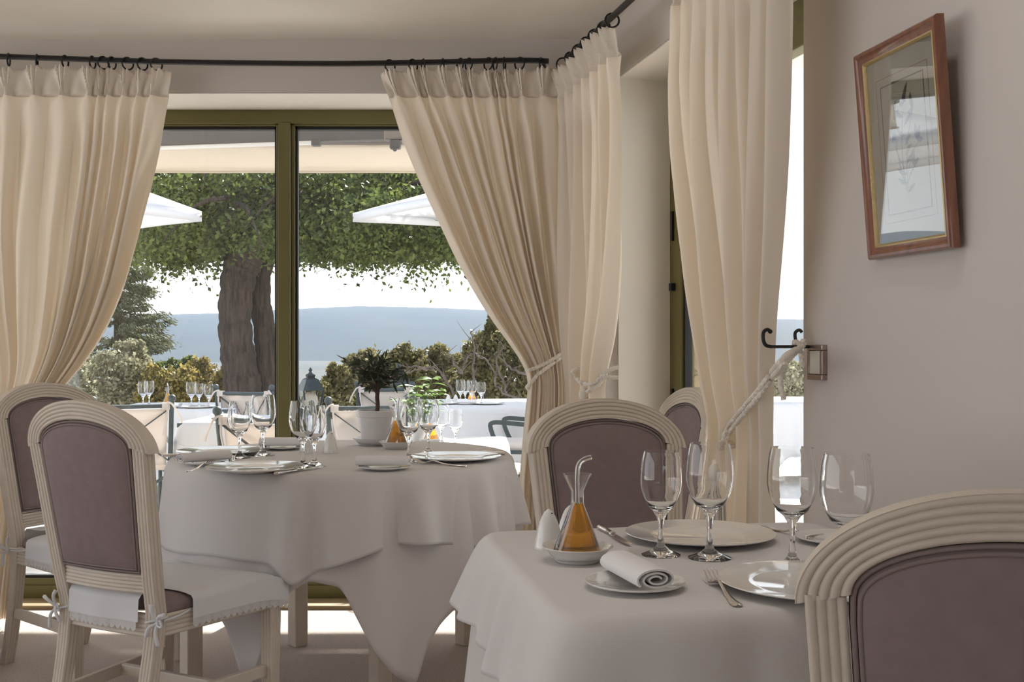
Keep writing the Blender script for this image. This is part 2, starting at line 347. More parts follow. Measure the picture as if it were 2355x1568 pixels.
# garden door
d1 = thing('door_1', 'olive green glazed garden door in the right wall', 'door', kind='structure')
F0 = J0 + wn * 0.218; Rd = Matrix(((wd.x, wn.x, 0), (wd.y, wn.y, 0), (0, 0, 1)))
def dbox(mb, s0, s1, z0, z1, n0=0.0, n1=0.06):
    c = F0 + wd * (s0 + s1) / 2 + wn * (n0 + n1) / 2 + Vector((0, 0, (z0 + z1) / 2)); mb.box(c, (s1 - s0, n1 - n0, z1 - z0), M=Rd); return mb
mb = MB(); dbox(mb, 0, .07, 0, ZL); dbox(mb, 1.40, 1.47, 0, ZL); dbox(mb, 0.07, 1.40, ZL - .07, ZL); dbox(mb, .07, 1.40, 0, .04)
mb.build('door_frame', m_green, d1, 0, .004)
for s0, s1 in ((.074, .735), (.740, 1.396)):
    mb = MB(); dbox(mb, s0, s0 + .075, .045, ZL - .075, -.012, .045); dbox(mb, s1 - .075, s1, .045, ZL - .075, -.012, .045)
    dbox(mb, s0 + .07, s1 - .07, ZL - .155, ZL - .075, -.012, .045); dbox(mb, s0 + .07, s1 - .07, .045, .16, -.012, .045)
    lf = mb.build('door_leaf', m_green, d1, 0, .004)
    mb = MB(); dbox(mb, s0 + .075, s0 + .09, .16, ZL - .155, .0, .03); dbox(mb, s1 - .09, s1 - .075, .16, ZL - .155, .0, .03); mb.build('gasket', m_black, lf, 0)
    dbox(MB(), s0 + .07, s1 - .07, .15, ZL - .15, .012, .018).build('pane', m_pane, lf, 0)
for zz in (0.86, 1.55): dbox(MB(), .066, .080, zz, zz + .115, -.022, -.008).build('hinge', m_iron, d1, 0, .002)
dbox(MB(), .064, .094, 1.355, 1.385, -.03, -.008).build('stop_block', m_black, d1, 0, .003)
# stone wall outside the door
sw = thing('wall_outside', 'honey limestone house wall seen through the garden door', 'wall', kind='structure')
S0 = J0 + wd * .0
def sl(a, d, z): return S0 + wn * a + wd * d + Vector((0, 0, z))   # a outwards from the wall, d out of the stone face
MB().prism([tuple(sl(a, d, 0)[:2]) for a, d in ((.284, .012), (.62, .012), (.62, -.28), (.462, -.28), (.462, -.002), (.284, -.002))], -.15, 2.6).build('mortar', m_mort, sw, 0)
z = -0.14
while z < 2.5:
    h = random.choice((.09, .12, .15, .18)); x = .286
    while x < .61:
        w = random.uniform(.10, .24); x1 = min(x + w, .625)
        if .61 - x1 < .05: x1 = .625
        ac, zc_ = (x + x1) / 2, z + h / 2; hw_, hh = (x1 - x) / 2 - .005, h / 2 - .006; po = random.uniform(.030, .052)
        jit = [random.uniform(.86, 1.0) for _ in range(8)]; rings = [[], [], []]
        for k, (ux, uz) in enumerate(((-1, -.6), (-.6, -1), (.6, -1), (1, -.6), (1, .6), (.6, 1), (-.6, 1), (-1, .6))):
            rings[0].append(sl(ac + hw_ * ux, .006, zc_ + hh * uz)); rings[1].append(sl(ac + hw_ * ux * jit[k], po - .010, zc_ + hh * uz * jit[k]))
            rings[2].append(sl(ac + hw_ * ux * jit[k] * .8, po, zc_ + hh * uz * jit[k] * .75))
        MB().loft(rings).build('stone', m_stone, sw, 30)
        x = x1
    z += h
# terrace
o = MB().box((2, 4, -.20), (44, 19, .1)).build('terrace', m_terr, smooth=0); tag(o, 'pale limestone paving of the terrace outside the window', 'terrace', kind='structure')

# ------------------------------------------------------------------ curtain rods, rings, curtains
def rod_thing(label, pts, brackets):
    t = thing('curtain_rod', label, 'curtain rod', group='black iron curtain rods')
    MB().tube(pts, .0115, 10).build('rod', m_iron, t)
    for b, w in brackets:
        MB().tube([b, w], .008, 8).tube([w, Vector(w) + (Vector(w) - Vector(b)).normalized() * .006], .022, 12).build('bracket', m_iron, t)
    return t
YR = 4.50; RO = 0.17
def rx(y): return wx(y) - RO / 0.9753 * 0.9999
c1 = Vector((rx(4.42), 4.42, ZR))
pb = [P(-160, 126, YR), P(0, 130, YR), P(370, 142, YR), P(700, 146, YR), P(900, 145, YR), P(1180, 139, YR), P(1262, 141, YR)]
rod_thing('black iron curtain rod along the wall above the window', spline(pb, 4), [(Vector((-2.2, YR, ZR + .01)), Vector((-2.2, YW, ZR + .01))), (Vector((0.13, YR, ZR)), Vector((0.13, YW, ZR)))])
rod_thing('black iron curtain rod rising along the right wall', [c1 + Vector((.0, .0, .0)), Vector((rx(1.5), 1.5, ZR))], [(Vector((rx(4.38), 4.38, ZR)), Vector((rx(4.38), 4.38, ZR)) + wn * .165), (Vector((rx(2.35), 2.35, ZR)), Vector((rx(2.35), 2.35, ZR)) + wn * .165)])

from mathutils.bvhtree import BVHTree
BV = []
def curtain(label, org, dr, nm, edges, pleats, ztop, zbot, seed, amp=.036, tie=None, nu=None, gather=.05, push=0.0):
    """edges: list of (z, a_left, a_right) from top down; dr along the rod, nm towards the room; pleats: positions 0..1 at the header"""
    rnd = random.Random(seed); E = sorted(edges, key=lambda e_: e_[0])
    eL = [(e_[0], e_[1]) for e_ in E]; eR = [(e_[0], e_[2]) for e_ in E]
    pl = list(pleats); N = len(pl); knots = [(-1e-6, -.5)] + [(p, float(k)) for k, p in enumerate(pl)] + [(1.0, N - .5)]
    ra = [rnd.uniform(.65, 1.25) for _ in range(N + 2)]; rp_ = [rnd.uniform(-.18, .18) for _ in range(N + 2)]; rs = [rnd.uniform(-.5, .5) for _ in range(N + 2)]
    zp = ztop - .105; wmax = max(e_[2] - e_[1] for e_ in E)
    nu = nu or (N * 26 + 1); nv = 96
    zl = [ztop - .112 * j / 9 for j in range(9)] + [ztop - .112 - (ztop - .112 - zbot) * (j / (nv - 10)) ** 1.2 for j in range(nv - 9)]
    org = Vector(org)
    def smooth_e(tab, z):
        return (interp(tab, z - .05) + 2 * interp(tab, z) + interp(tab, z + .05)) / 4
    def fn(u, v):
        j = round(v * (nv - 1)); z = zl[j]; ph = interp(knots, u); k = round(ph); d = ph - k; kk = max(0, min(N - 1, k)) + 1
        L, R = smooth_e(eL, z), smooth_e(eR, z); wid = R - L
        # header: a gathered pleat pinched 10 cm down, opening as a little cup with three fingers at the top edge
        up = sstep(zp + .005, ztop, z)
        wp = lerp(.085, .30, up) * (.8 + .3 * ra[kk] * .7); hb = 1 / (1 + (abs(d) / wp) ** 5)
        fing = .5 + .5 * math.cos(3 * PI * d / wp) if abs(d) < wp else 1.0
        head = hb * lerp(.030, .060, up) * (.72 + .28 * fing) - .008 + .010 * math.cos(2 * PI * (ph - .5)) * (1 - hb)
        # body folds, some of them merging in pairs
        drop = ztop - z
        p2 = ph + rp_[kk] * sstep(.1, .6, drop) + .10 * math.sin(2.2 * z + seed + ph * .7)
        mg = sstep(.25, 1.1, drop)
        p2 += .20 * mg * math.sin(PI * ph + seed)
        fo = math.cos(2 * PI * p2); fo = math.copysign(abs(fo) ** .8, fo)
        fo += .22 * math.sin(4 * PI * p2 + rs[kk] * 4 + 1.2 * z) + .55 * mg * math.cos(PI * ph + .8 * math.sin(1.5 * z + seed))
        k0 = max(0, min(N - 1, math.floor(ph))); A = amp * lerp(ra[k0 + 1], ra[min(N - 1, k0 + 1) + 1], sstep(0, 1, ph - math.floor(ph)))
        A *= .70 + .30 * sstep(.05, .9, drop)
        ratio = wid / wmax
        A *= lerp(.38, 1.0, sstep(.15, .7, ratio))
        body = A * fo
        if z < zp:                                         # the pinched pleat fades into the fold below it
            q_ = math.exp(-(zp - z) / .045); hb2 = 1 / (1 + (abs(d) / lerp(.45, .085, q_)) ** 4)
            t = 1 - sstep(0, .22, zp - z); dep = lerp(body, hb2 * .036 - .012, t)
        else: t = 1.0; dep = head
        dep += gather * (1 - ratio) * math.sin(PI * min(1, max(0, .15 + .7 * u)))
        dep += push * (1 - ratio)
        lat = (.012 * math.sin(2 * PI * p2 + 1.3) * (1 - t) * ratio)
        ztip = z - .010 * (1 - hb) * up + .008 * math.sin(9 * u + seed) * up - .010 * up * hb * (1 - fing)
        a = L + wid * u + lat
        p = org + Vector(dr) * a + Vector(nm) * dep
        return (p.x, p.y, ztip)
    t = thing('curtain', label, 'curtain', group='cream pinch pleated curtains')
    jh = next(j for j, z in enumerate(zl) if z < zp - .004)
    V = [fn(i / (nu - 1), j / (nv - 1)) for j in range(nv) for i in range(nu)]
    Q = lambda j0, j1: [(j * nu + i, j * nu + i + 1, (j + 1) * nu + i + 1, (j + 1) * nu + i) for j in range(j0, j1) for i in range(nu - 1)]
    mb = MB(); mb.v = V; mb.f = Q(jh, nv - 1); mb.build('drape', m_curt, t, 180)
    mb.v = V[:(jh + 1) * nu]; mb.f = Q(0, jh); mb.build('heading', m_head, t, 60, thick=.002)
    BV.append(BVHTree.FromPolygons(V, Q(0, nv - 1)))
    # rings, one above each pleat
    for k, p in enumerate(pl):
        L, R = interp(eL, ztop), interp(eR, ztop); a = L + (R - L) * p
        c = org + Vector(dr) * a; c.z = RODZ(c)
        axis = Vector(dr); tilt = rnd.uniform(-.9, .9); ax = (axis * math.cos(tilt) + Vector(nm) * math.sin(tilt)).normalized()
        b = Vector((0, 0, 1)); s_ = ax.cross(b)
        MB().tube([c + Vector((0, 0, -.012)) + (s_ * math.cos(2 * PI * i / 18) + b * math.sin(2 * PI * i / 18)) * .0245 for i in range(18)], .0036, 6, closed=True).build('ring', m_iron, t)
    return t
def RODZ(c):
    if abs(c.y - YR) < .06 and c.x < .22: return CH - (interp([(-160, 126), (0, 130), (370, 142), (700, 146), (900, 145), (1180, 139), (1262, 141)], CX + F * c.x / YR) - CY) / F * YR
    return ZR
def zb(y, Y): return CH - (y - CY) / F * Y
def xb(px): return (px - CX) / F * YR
# left curtain of the window
ed = [(156, -170, 398), (200, -170, 390), (250, -165, 383), (350, -160, 366), (450, -155, 346), (550, -145, 322), (650, -120, 294), (740, -90, 256), (800, -62, 222), (850, -40, 185), (890, -30, 150), (930, -28, 118), (980, -50, 96), (1200, -70, 62), (1420, -90, 40)]
pl = [(x + 170) / 568 for x in (-140, -80, -35, 20, 85, 150, 213, 238, 258, 294, 328, 360)]
curtain('cream pinch pleated curtain swept left at the left end of the window', (0, YR, 0), (1, 0, 0), (0, -1, 0), [(zb(y, YR), xb(l), xb(r_)) for y, l, r_ in ed], pl, zb(158, YR), .04, 3, amp=.040)
# right curtain of the window
ed = [(162, 874, 1284), (200, 884, 1286), (230, 896, 1288), (300, 922, 1290), (400, 962, 1292), (500, 1008, 1296), (600, 1054, 1300), (680, 1098, 1304), (740, 1136, 1308), (800, 1180, 1310), (845, 1210, 1311), (868, 1217, 1311), (900, 1215, 1312), (960, 1208, 1313), (1100, 1196, 1316), (1420, 1180, 1318)]
pl = [(x - 874) / 410 for x in (897, 950, 973, 1018, 1058, 1078, 1123, 1139, 1160, 1195, 1245)]
curtain('cream pinch pleated curtain tied back at the right end of the window', (0, YR, 0), (1, 0, 0), (0, -1, 0), [(zb(y, YR), xb(l), xb(r_)) for y, l, r_ in ed], pl, zb(160, YR), .04, 5, amp=.036)
# the two curtains of the garden door, along the right wall; positions given as distance along the rod from its corner end
def s_of(px, off=RO):
    k = (px - CX) / F; y = (1.3966 - off / .9753) / (k + .2263); return (Vector((rx(y), y, 0)) - Vector((c1.x, c1.y, 0))).dot(wd)
ed = [(70, 1286, 1417), (150, 1286, 1421), (300, 1290, 1425), (450, 1294, 1427), (600, 1300, 1424), (700, 1305, 1416), (780, 1311, 1405), (850, 1318, 1391), (880, 1320, 1386), (920, 1320, 1388), (1000, 1318, 1393), (1400, 1312, 1400)]
curtain('cream curtain tied back in the corner left of the garden door', (c1.x, c1.y, 0), wd, -wn, [(zb(y, 4.1), s_of(l), s_of(r_)) for y, l, r_ in ed], [.07, .22, .38, .52, .66, .80, .93], ZR - .035, .04, 8, amp=.034, gather=.03)
ed = [(-120, 1566, 1834), (0, 1562, 1833), (100, 1558, 1830), (200, 1562, 1826), (300, 1570, 1821), (400, 1584, 1816), (600, 1612, 1803), (760, 1632, 1791), (900, 1646, 1784), (985, 1662, 1782), (1020, 1662, 1783), (1200, 1650, 1788), (1400, 1640, 1790)]
def s3(y, l, r_):                                         # the tie pulls this curtain towards the wall
    w_ = s_of(r_) - s_of(l)
    for _ in range(4): off = RO - .17 * max(0, 1 - w_ / .86); w_ = s_of(r_, off) - s_of(l, off)
    def al(px): k = (px - CX) / F; y_ = (1.3966 - off / .9753) / (k + .2263); q_ = Vector((1.3966 - off / .9753 - .2263 * y_, y_, 0)); return (q_ - Vector((c1.x, c1.y, 0))).dot(wd)
    return (zb(y, 2.85), al(l), al(r_))
curtain('cream curtain tied back to the wall hook right of the garden door', (c1.x, c1.y, 0), wd, -wn, [s3(y, l, r_) for y, l, r_ in ed], [.05, .17, .30, .43, .55, .67, .80, .93], ZR - .035, .04, 13, amp=.034, gather=.0, push=-.17)

# ------------------------------------------------------------------ tie-backs and hook
def fine(pts, step=.0022):
    out = [pts[0]]
    for a_, b_ in zip(pts, pts[1:]):
        k = max(1, int((b_ - a_).length / step)); out += [a_.lerp(b_, i / k) for i in range(1, k + 1)]
    return out
def rope(pts, r=.0075, n=9): return MB().tube(fine(spline(pts, 8)), r, n, lobes=3, twist=430, lob=.13)
def tassel(mb_parent, p, L=.12):
    MB().sphere(p, .021, 12, 1.2).build('knot', m_cord, mb_parent)
    mb = MB(); rnd = random.Random(4)
    for k in range(46):
        a = 2 * PI * k / 46; rr = .014 + .016 * rnd.random()
        mb.tube([Vector(p) + Vector((math.cos(a) * .012, math.sin(a) * .012, -.012)), Vector(p) + Vector((math.cos(a) * rr, math.sin(a) * rr, -.5 * L)), Vector(p) + Vector((math.cos(a) * rr * 1.15, math.sin(a) * rr * 1.15, -L * rnd.uniform(.9, 1.05)))], .0018, 4)
    mb.build('fringe', m_cord, mb_parent)
t = thing('rope_tieback', 'cream rope tieback around the curtain at the right end of the window', 'tieback', group='rope tiebacks')
def on(k, px, py, off=.008):                             # the point of curtain k seen at a pixel, lifted off the cloth
    d_ = (P(px, py, 1.0) - Vector((0, 0, CH))).normalized(); h = BV[k].ray_cast(Vector((0, 0, CH)), d_)
    return (h[0] - d_ * off) if h[0] else None
def ons(k, pts, off=.008):
    out = [on(k, px, py, off) for px, py in pts]; return [p for p in out if p is not None]
def lay(k, pts, off=.008):                               # a rope path pulled tight over the folds
    n = [];
    for (x0, y0), (x1, y1) in zip(pts, pts[1:]): n += [(lerp(x0, x1, i / 4), lerp(y0, y1, i / 4)) for i in range(4)]
    q_ = ons(k, n + [pts[-1]], off); out = []
    for i in range(len(q_)):                              # keep to the nearer ones of neighbouring folds
        w_ = q_[max(0, i - 2):i + 3]; r_ = min(p.y / max(.01, q_[i].y) for p in w_); r2 = sum(p.y / q_[i].y for p in w_) / len(w_)
        k_ = min(1.0, .6 * r_ + .4 * r2); o_ = Vector((0, 0, CH)); out.append(o_ + (q_[i] - o_) * k_)
    return out
L_ = lay(1, [(1217, 851), (1236, 844), (1262, 832), (1290, 814), (1308, 800)])
rope([L_[0] + Vector((.0, .10, .004)), L_[0] + Vector((-.010, .03, .002))] + L_ + [P(1330, 786, 4.55)], n=8).build('cord', m_cord, t)
L_ = lay(1, [(1218, 884), (1236, 862), (1262, 842), (1290, 822), (1308, 808)])
rope([L_[0] + Vector((.004, .10, -.03)), L_[0] + Vector((-.010, .03, -.012))] + L_ + [P(1330, 792, 4.55)], n=8).build('cord', m_cord, t)
t = thing('rope_tieback', 'cream rope tieback with a knotted tassel on the corner curtain', 'tieback', group='rope tiebacks')
L_ = lay(2, [(1319, 852), (1324, 868), (1336, 880), (1353, 884), (1370, 879), (1383, 868), (1389, 856)])
rope([L_[0] + wn * .06 + Vector((-.0, 0, .03))] + L_ + [L_[-1] + wn * .05 + wd * .012 + Vector((0, 0, .02))], n=8).build('cord', m_cord, t)
L_ = lay(2, [(1388, 868), (1378, 883), (1364, 893), (1350, 901)])
rope([L_[0] + wn * .05 + wd * .012] + L_, n=8).build('cord', m_cord, t)
tassel(t, on(2, 1344, 906, .016))
# hook on the wall and the switch below it
hk = thing('tieback_hook', 'black iron tieback hook with two curled arms on the right wall', 'hook')
hy = 2.80; hw = Vector((wx(hy), hy, 0)); hz = zb(797, hy)
h0 = hw + Vector((0, 0, hz)); h1 = h0 - wn * .118
cl = lambda b, s_: [b + s_ * 0, b - wn * .014 + Vector((0, 0, .004)), b - wn * .021 + Vector((0, 0, .018)), b - wn * .020 + Vector((0, 0, .036)), b - wn * .010 + Vector((0, 0, .043)), b - wn * .002 + Vector((0, 0, .038))]
MB().tube([h0 + wn * .01, h0 - wn * .03, h1], .0042, 10).build('arm', m_iron, hk)
MB().tube(spline(cl(h1, wd), 5), .0046, 10).sphere(cl(h1, wd)[-1], .0058, 10).build('curl', m_iron, hk)
h2 = h0 - wn * .036 + wd * .0
MB().tube(spline([h2, h2 - wn * .007 + wd * -.012 + Vector((0, 0, .012)), h2 - wn * .008 + wd * -.016 + Vector((0, 0, .034)), h2 + wn * .002 + wd * -.014 + Vector((0, 0, .042)), h2 + wn * .008 + wd * -.01 + Vector((0, 0, .036))], 5), .0042, 10).build('curl', m_iron, hk)
t = thing('rope_tieback', 'cream double rope tieback slung from the iron hook', 'tieback', group='rope tiebacks')
kp = h0 - wn * .052
L_ = lay(3, [(1774, 856), (1740, 902), (1702, 946), (1676, 978), (1664, 1004), (1664, 1018)])
rope([kp + wn * .02 + Vector((0, 0, -.05)), kp + wn * .012 + Vector((0, 0, .0)), kp + Vector((0, 0, .012)) - wn * .002, kp - wn * .006 + Vector((0, 0, -.008)) + wd * .008, P(1794, 832, 2.58)] + L_ + [L_[-1] + wn * .08 - wd * .03], .0066, 8).build('cord', m_cord, t)
L_ = lay(3, [(1776, 868), (1744, 912), (1708, 955), (1682, 988), (1669, 1012), (1668, 1028)])
rope([P(1776, 920, 2.70) + wn * .03, P(1797, 850, 2.72), kp + wn * .022 + Vector((0, 0, .004)), kp + wn * .020 + Vector((0, 0, .013)), kp + wn * .012 + wd * .008, P(1806, 818, 2.69), P(1797, 842, 2.58)] + L_ + [L_[-1] + wn * .08 - wd * .03], .0066, 8).build('cord', m_cord, t)
tassel(t, P(1645, 1088, 2.86), .14)
sy = 2.772; shz = zb(833, sy); sc = Vector((wx(sy), sy, shz))
sw_ = thing('light_switch', 'steel framed ivory light switch below the tieback hook', 'switch', sc, 0)
Rw = Matrix(((wd.x, wn.x, 0), (wd.y, wn.y, 0), (0, 0, 1)))
mb = MB()
for c, d in (((0, -.006, .037), (.076, .018, .014)), ((0, -.006, -.037), (.076, .018, .014)), ((.033, -.006, 0), (.012, .018, .06)), ((-.033, -.006, 0), (.012, .018, .06))): mb.box(Rw @ Vector(c), d, M=Rw)
mb.build('plate', m_steel, sw_, 0, .002)
MB().box(Rw @ Vector((0, -.008, 0)), (.052, .014, .058), M=Rw).build('rocker', m_ivory, sw_, 0, .002)

# ------------------------------------------------------------------ framed print
py_ = 2.355; pc = Vector((wx(py_), py_, 1.577)); PW, PH = .335, .462
pf = thing('framed_print', 'reddish wood framed botanical print hanging tilted on the right wall', 'picture', pc)
tl = math.radians(4.5)
Rt = Rw @ Matrix.Rotation(math.radians(-2.5), 3, 'Z') @ Matrix.Rotation(tl, 3, 'X')                    # local x along the wall, y into it, z up; leans out at the top
def lp(x, y, z): return Rt @ Vector((x, y - .026, z))
prof = [(0, 0), (0, -.016), (.004, -.021), (.010, -.021), (.015, -.016), (.021, -.013), (.025, -.012), (.025, 0)]
def frame_ring(mb, w, h, prof):
    rings = []
    for sx, sz in ((-1, -1), (1, -1), (1, 1), (-1, 1)):
        rings.append([lp(sx * (w / 2 - a), b, sz * (h / 2 - a)) for a, b in prof])
    return mb.loft(rings, closed=True)
frame_ring(MB(), PW, PH, prof).build('frame', m_mah, pf, 40)
frame_ring(MB(), PW - .05, PH - .05, [(0, 0), (0, -.013), (.003, -.014), (.007, -.009), (.007, 0)]).build('gilt_slip', m_gilt, pf, 40)
iw, ih = PW - .064, PH - .064
MB().box(lp(0, -.003, 0), (iw + .01, .003, ih + .01), M=Rt).build('paper', m_paper, pf, 0); pap = pf.children[-1] if False else [c_ for c_ in bpy.data.objects if c_.name == 'paper'][0]
mb = MB()
def rule(mb, w, h, z0, tw):
    for c, d in (((0, 0, z0 + h / 2), (w, tw)), ((0, 0, z0 - h / 2), (w, tw)), ((-w / 2, 0, z0), (tw, h)), ((w / 2, 0, z0), (tw, h))): mb.box(lp(c[0], -.0048, c[2]), (d[0], .0004, d[1]), M=Rt)
rule(mb, iw * .63, ih * .70, 0, .003)
def blade(mb, x0, z0, x1, z1, w):
    n = 8; L, R = [], []
    dx, dz = x1 - x0, z1 - z0; l = math.hypot(dx, dz); nx, nz = -dz / l, dx / l
    for i in range(n + 1):
        t_ = i / n; ww = w * math.sin(PI * min(1, t_ * .96 + .03)) ** .8; bx = .08 * l * math.sin(PI * t_)
        L.append(lp(x0 + dx * t_ + nx * (bx + ww), -.0049, z0 + dz * t_ + nz * (bx + ww))); R.append(lp(x0 + dx * t_ + nx * (bx - ww), -.0049, z0 + dz * t_ + nz * (bx - ww)))
    mb.add(L + R, [(i, i + 1, n + 2 + i, n + 1 + i) for i in range(n)])
rnd = random.Random(2)
for x0, z0, x1, z1 in ((0, -.12, .005, .09), (0, -.10, -.035, .06), (.0, -.10, .038, .07), (-.005, -.05, -.045, .02), (.004, -.06, .05, .0), (0, -.08, .03, -.05)):
    blade(mb, x0, z0, x1, z1, .0016)
    for k in range(5): blade(mb, x1, z1, x1 + rnd.uniform(-.022, .022), z1 + rnd.uniform(-.006, .042), .0055)
for k in range(9): blade(mb, 0, -.10 + k * .02, rnd.choice((-1, 1)) * rnd.uniform(.02, .04), -.085 + k * .021, .005)
mb.build('engraving', m_ink, pap, 0)
mb = MB(); rule(mb, iw * .76, ih * .79, 0, .0012); mb.build('red_rule', m_inkred, pap, 0)
MB().box(lp(0, -.0085, 0), (iw + .006, .002, ih + .006), M=Rt).build('glass', pane_mat('picture glass', (.97, .98, .97), 2.8), pf, 0)

# ------------------------------------------------------------------ tables and cloths
ZT = .750
def cloth(label, name, c, R, ztop, hem, amp, nf, flare, mat, rot=0.0, N=420, seed=0, cat='tablecloth', corner=0.0, nv=22):
    """R(theta) edge radius, hem(theta) height of the hem, amp(theta) fold depth"""
    rnd = random.Random(seed); p1, p2, p3 = [rnd.uniform(0, 6.28) for _ in range(3)]
    rows = [(.0, 0), (.45, 0), (.8, 0), (.95, 0), (.985, 0)]
    def fn(u, v):
        j = round(v * (4 + nv)); th = -PI + 2 * PI * u; Rr = R(th)
        if j <= 4:
            k = rows[j][0]; zz = ztop if j < 4 else ztop - .0012
            rr = Rr * k
        else:
            s = (j - 4) / nv; h = hem(th); dz = ztop - h; A = amp(th)
            fo = math.cos(nf * th + p1 + .9 * math.sin(3 * th + p2)) * .7 + .3 * math.cos(1.7 * nf * th + p3)
            ease = 1 - math.exp(-s * dz / .012)
            rr = Rr * .985 + .0145 * ease + flare * s * dz + (A * fo + abs(A) * .5) * (s ** .8)
            if corner:
                cs = abs(math.sin(2 * th)) ** 8; rr += corner * cs * s ** .9
            zz = ztop - .0012 - s * (dz - .0012)
        a = th + rot
        return (c[0] + rr * math.cos(a), c[1] + rr * math.sin(a), zz)
    o_ = MB().grid(N, nv + 5, fn, wrap=True).build(name, mat, None, 180, thick=.0012)
    return tag(o_, label, cat)
def degtab(tab):
    T = sorted(tab); T = [(T[-1][0] - 360, T[-1][1])] + T + [(T[0][0] + 360, T[0][1])]
    def f(th):
        d = math.degrees(th)
        while d < T[0][0]: d += 360
        while d > T[-1][0]: d -= 360
        return (interp(T, d - 1.2) + 2 * interp(T, d) + interp(T, d + 1.2)) / 4
    return f
TC = (-.60, 3.95); TR = .60
t = thing('dining_table', 'round dining table hidden under white cloths by the window', 'table', (TC[0], TC[1], 0))
MB().lathe([(0, -.02), (TR - .012, -.02), (TR - .012, 0), (0, 0)], 64, (0, 0, ZT - .003)).build('tabletop', m_wood, t, 30)
for dx, dy in ((-.217, .28), (.17, -.33), (-.45, -.32), (.42, .30)):
    MB().box((dx, dy, ZT / 2 - .012), (.056, .056, ZT - .024), rz=.75).build('leg', m_wood, t, 0, .004)
hu = degtab([(-180, .40), (-150, .42), (-125, .40), (-115, .29), (-108, .09), (-103, .26), (-97, .40), (-91, .44), (-82, .42), (-77, .31), (-74, .24), (-68, .15), (-61, .10), (-58, .22), (-54, .28), (-47, .34), (-38, .42), (-20, .44), (0, .42), (30, .12), (60, .40), (90, .44), (120, .12), (150, .40)])
am = degtab([(-180, .012), (-125, .006), (-100, .008), (-92, .018), (-70, .022), (-20, .024), (20, .02), (90, .012)])
cloth('long white under cloth hanging in points from the round table', 'under_cloth', TC, lambda th: TR - .004, ZT + .002, hu, am, 15, .06, m_linen2, seed=2)
ho = degtab([(-180, .47), (-150, .48), (-140, .485), (-120, .50), (-103, .49), (-97, .455), (-94.5, .43), (-90, .46), (-83, .49), (-75, .52), (-66, .54), (-58, .54), (-46, .515), (-42, .50), (-20, .53), (0, .53), (45, .44), (90, .52), (135, .44)])
am2 = degtab([(-180, .010), (-125, .004), (-104, .006), (-94, .032), (-86, .034), (-70, .037), (-40, .038), (0, .036), (40, .02), (90, .01)])
cloth('white overlay tablecloth on the round table by the window', 'tablecloth', TC, lambda th: TR, ZT + .006, ho, am2, 17, .08, m_linen, seed=5)
ZT1 = ZT + .0068
# front square table
FA = G(1105, 1225, ZT + .006); FB = G(1284, 1424, ZT + .006)
dl = (FA - FB); dl.z = 0; S = .76; ua = dl.normalized(); ub = Vector((ua.y, -ua.x, 0))
FCn = FB + ua * S / 2 + ub * S / 2; rotF = math.atan2(ub.y, ub.x)
t = thing('dining_table', 'square dining table hidden under white cloths in the foreground', 'table', (FCn.x, FCn.y, 0), rotF)
MB().prism([((S / 2 - .02) * math.copysign(abs(math.cos(a)) ** .16, math.cos(a)), (S / 2 - .02) * math.copysign(abs(math.sin(a)) ** .16, math.sin(a))) for a in [2 * PI * (i + .5) / 64 for i in range(64)]], ZT - .033, ZT - .003).build('tabletop', m_wood, t, 0, .006)
for sx in (-1, 1):
    for sy_ in (-1, 1): MB().box((sx * (S / 2 - .07), sy_ * (S / 2 - .07), ZT / 2 - .018), (.06, .06, ZT - .036)).build('leg', m_wood, t, 0, .004)
def rsq(h, p=14):
    return lambda th: h / (abs(math.cos(th)) ** p + abs(math.sin(th)) ** p) ** (1 / p)
fa = lambda th: .007
cloth('long white under cloth reaching low beneath the square foreground table', 'under_cloth', (FCn.x, FCn.y), rsq(S / 2 - .002), ZT + .002, lambda th: .09 - .05 * abs(math.sin(2 * th)) ** 6, lambda th: .012, 14, .06, m_linen2, rotF, 480, 9, corner=.05)
def fhem(th):
    return .600 - .012 * math.cos(4 * th) + .01 * math.sin(7 * th)
cloth('white overlay tablecloth on the square foreground table', 'tablecloth', (FCn.x, FCn.y), rsq(S / 2), ZT + .006, fhem, lambda th: .004 + .008 * sstep(-.2, .9, -math.cos(th)), 19, .20, m_linen, rotF, 520, 14, corner=.045)
# third table at the left edge
LTC = (-2.42, 3.92); LR = .46
t = thing('dining_table', 'dining table at the left edge behind the rear chair', 'table', (LTC[0], LTC[1], 0))
MB().lathe([(0, -.02), (LR - .012, -.02), (LR - .012, 0), (0, 0)], 48, (0, 0, ZT - .003)).build('tabletop', m_wood, t, 30)
for a in (45, 135, 225, 315): MB().box((.26 * math.cos(math.radians(a)), .26 * math.sin(math.radians(a)), ZT / 2 - .012), (.055, .055, ZT - .024)).build('leg', m_wood, t, 0, .004)
cloth('long white under cloth of the table at the left edge', 'under_cloth', LTC, lambda th: LR - .004, ZT + .002, lambda th: .07 + .02 * math.sin(5 * th), lambda th: .02, 16, .10, m_linen2, seed=21)
cloth('white overlay tablecloth of the table at the left edge', 'tablecloth', LTC, lambda th: LR, ZT + .006, lambda th: .47 + .04 * math.cos(4 * th), lambda th: .018, 16, .15, m_linen, seed=22)

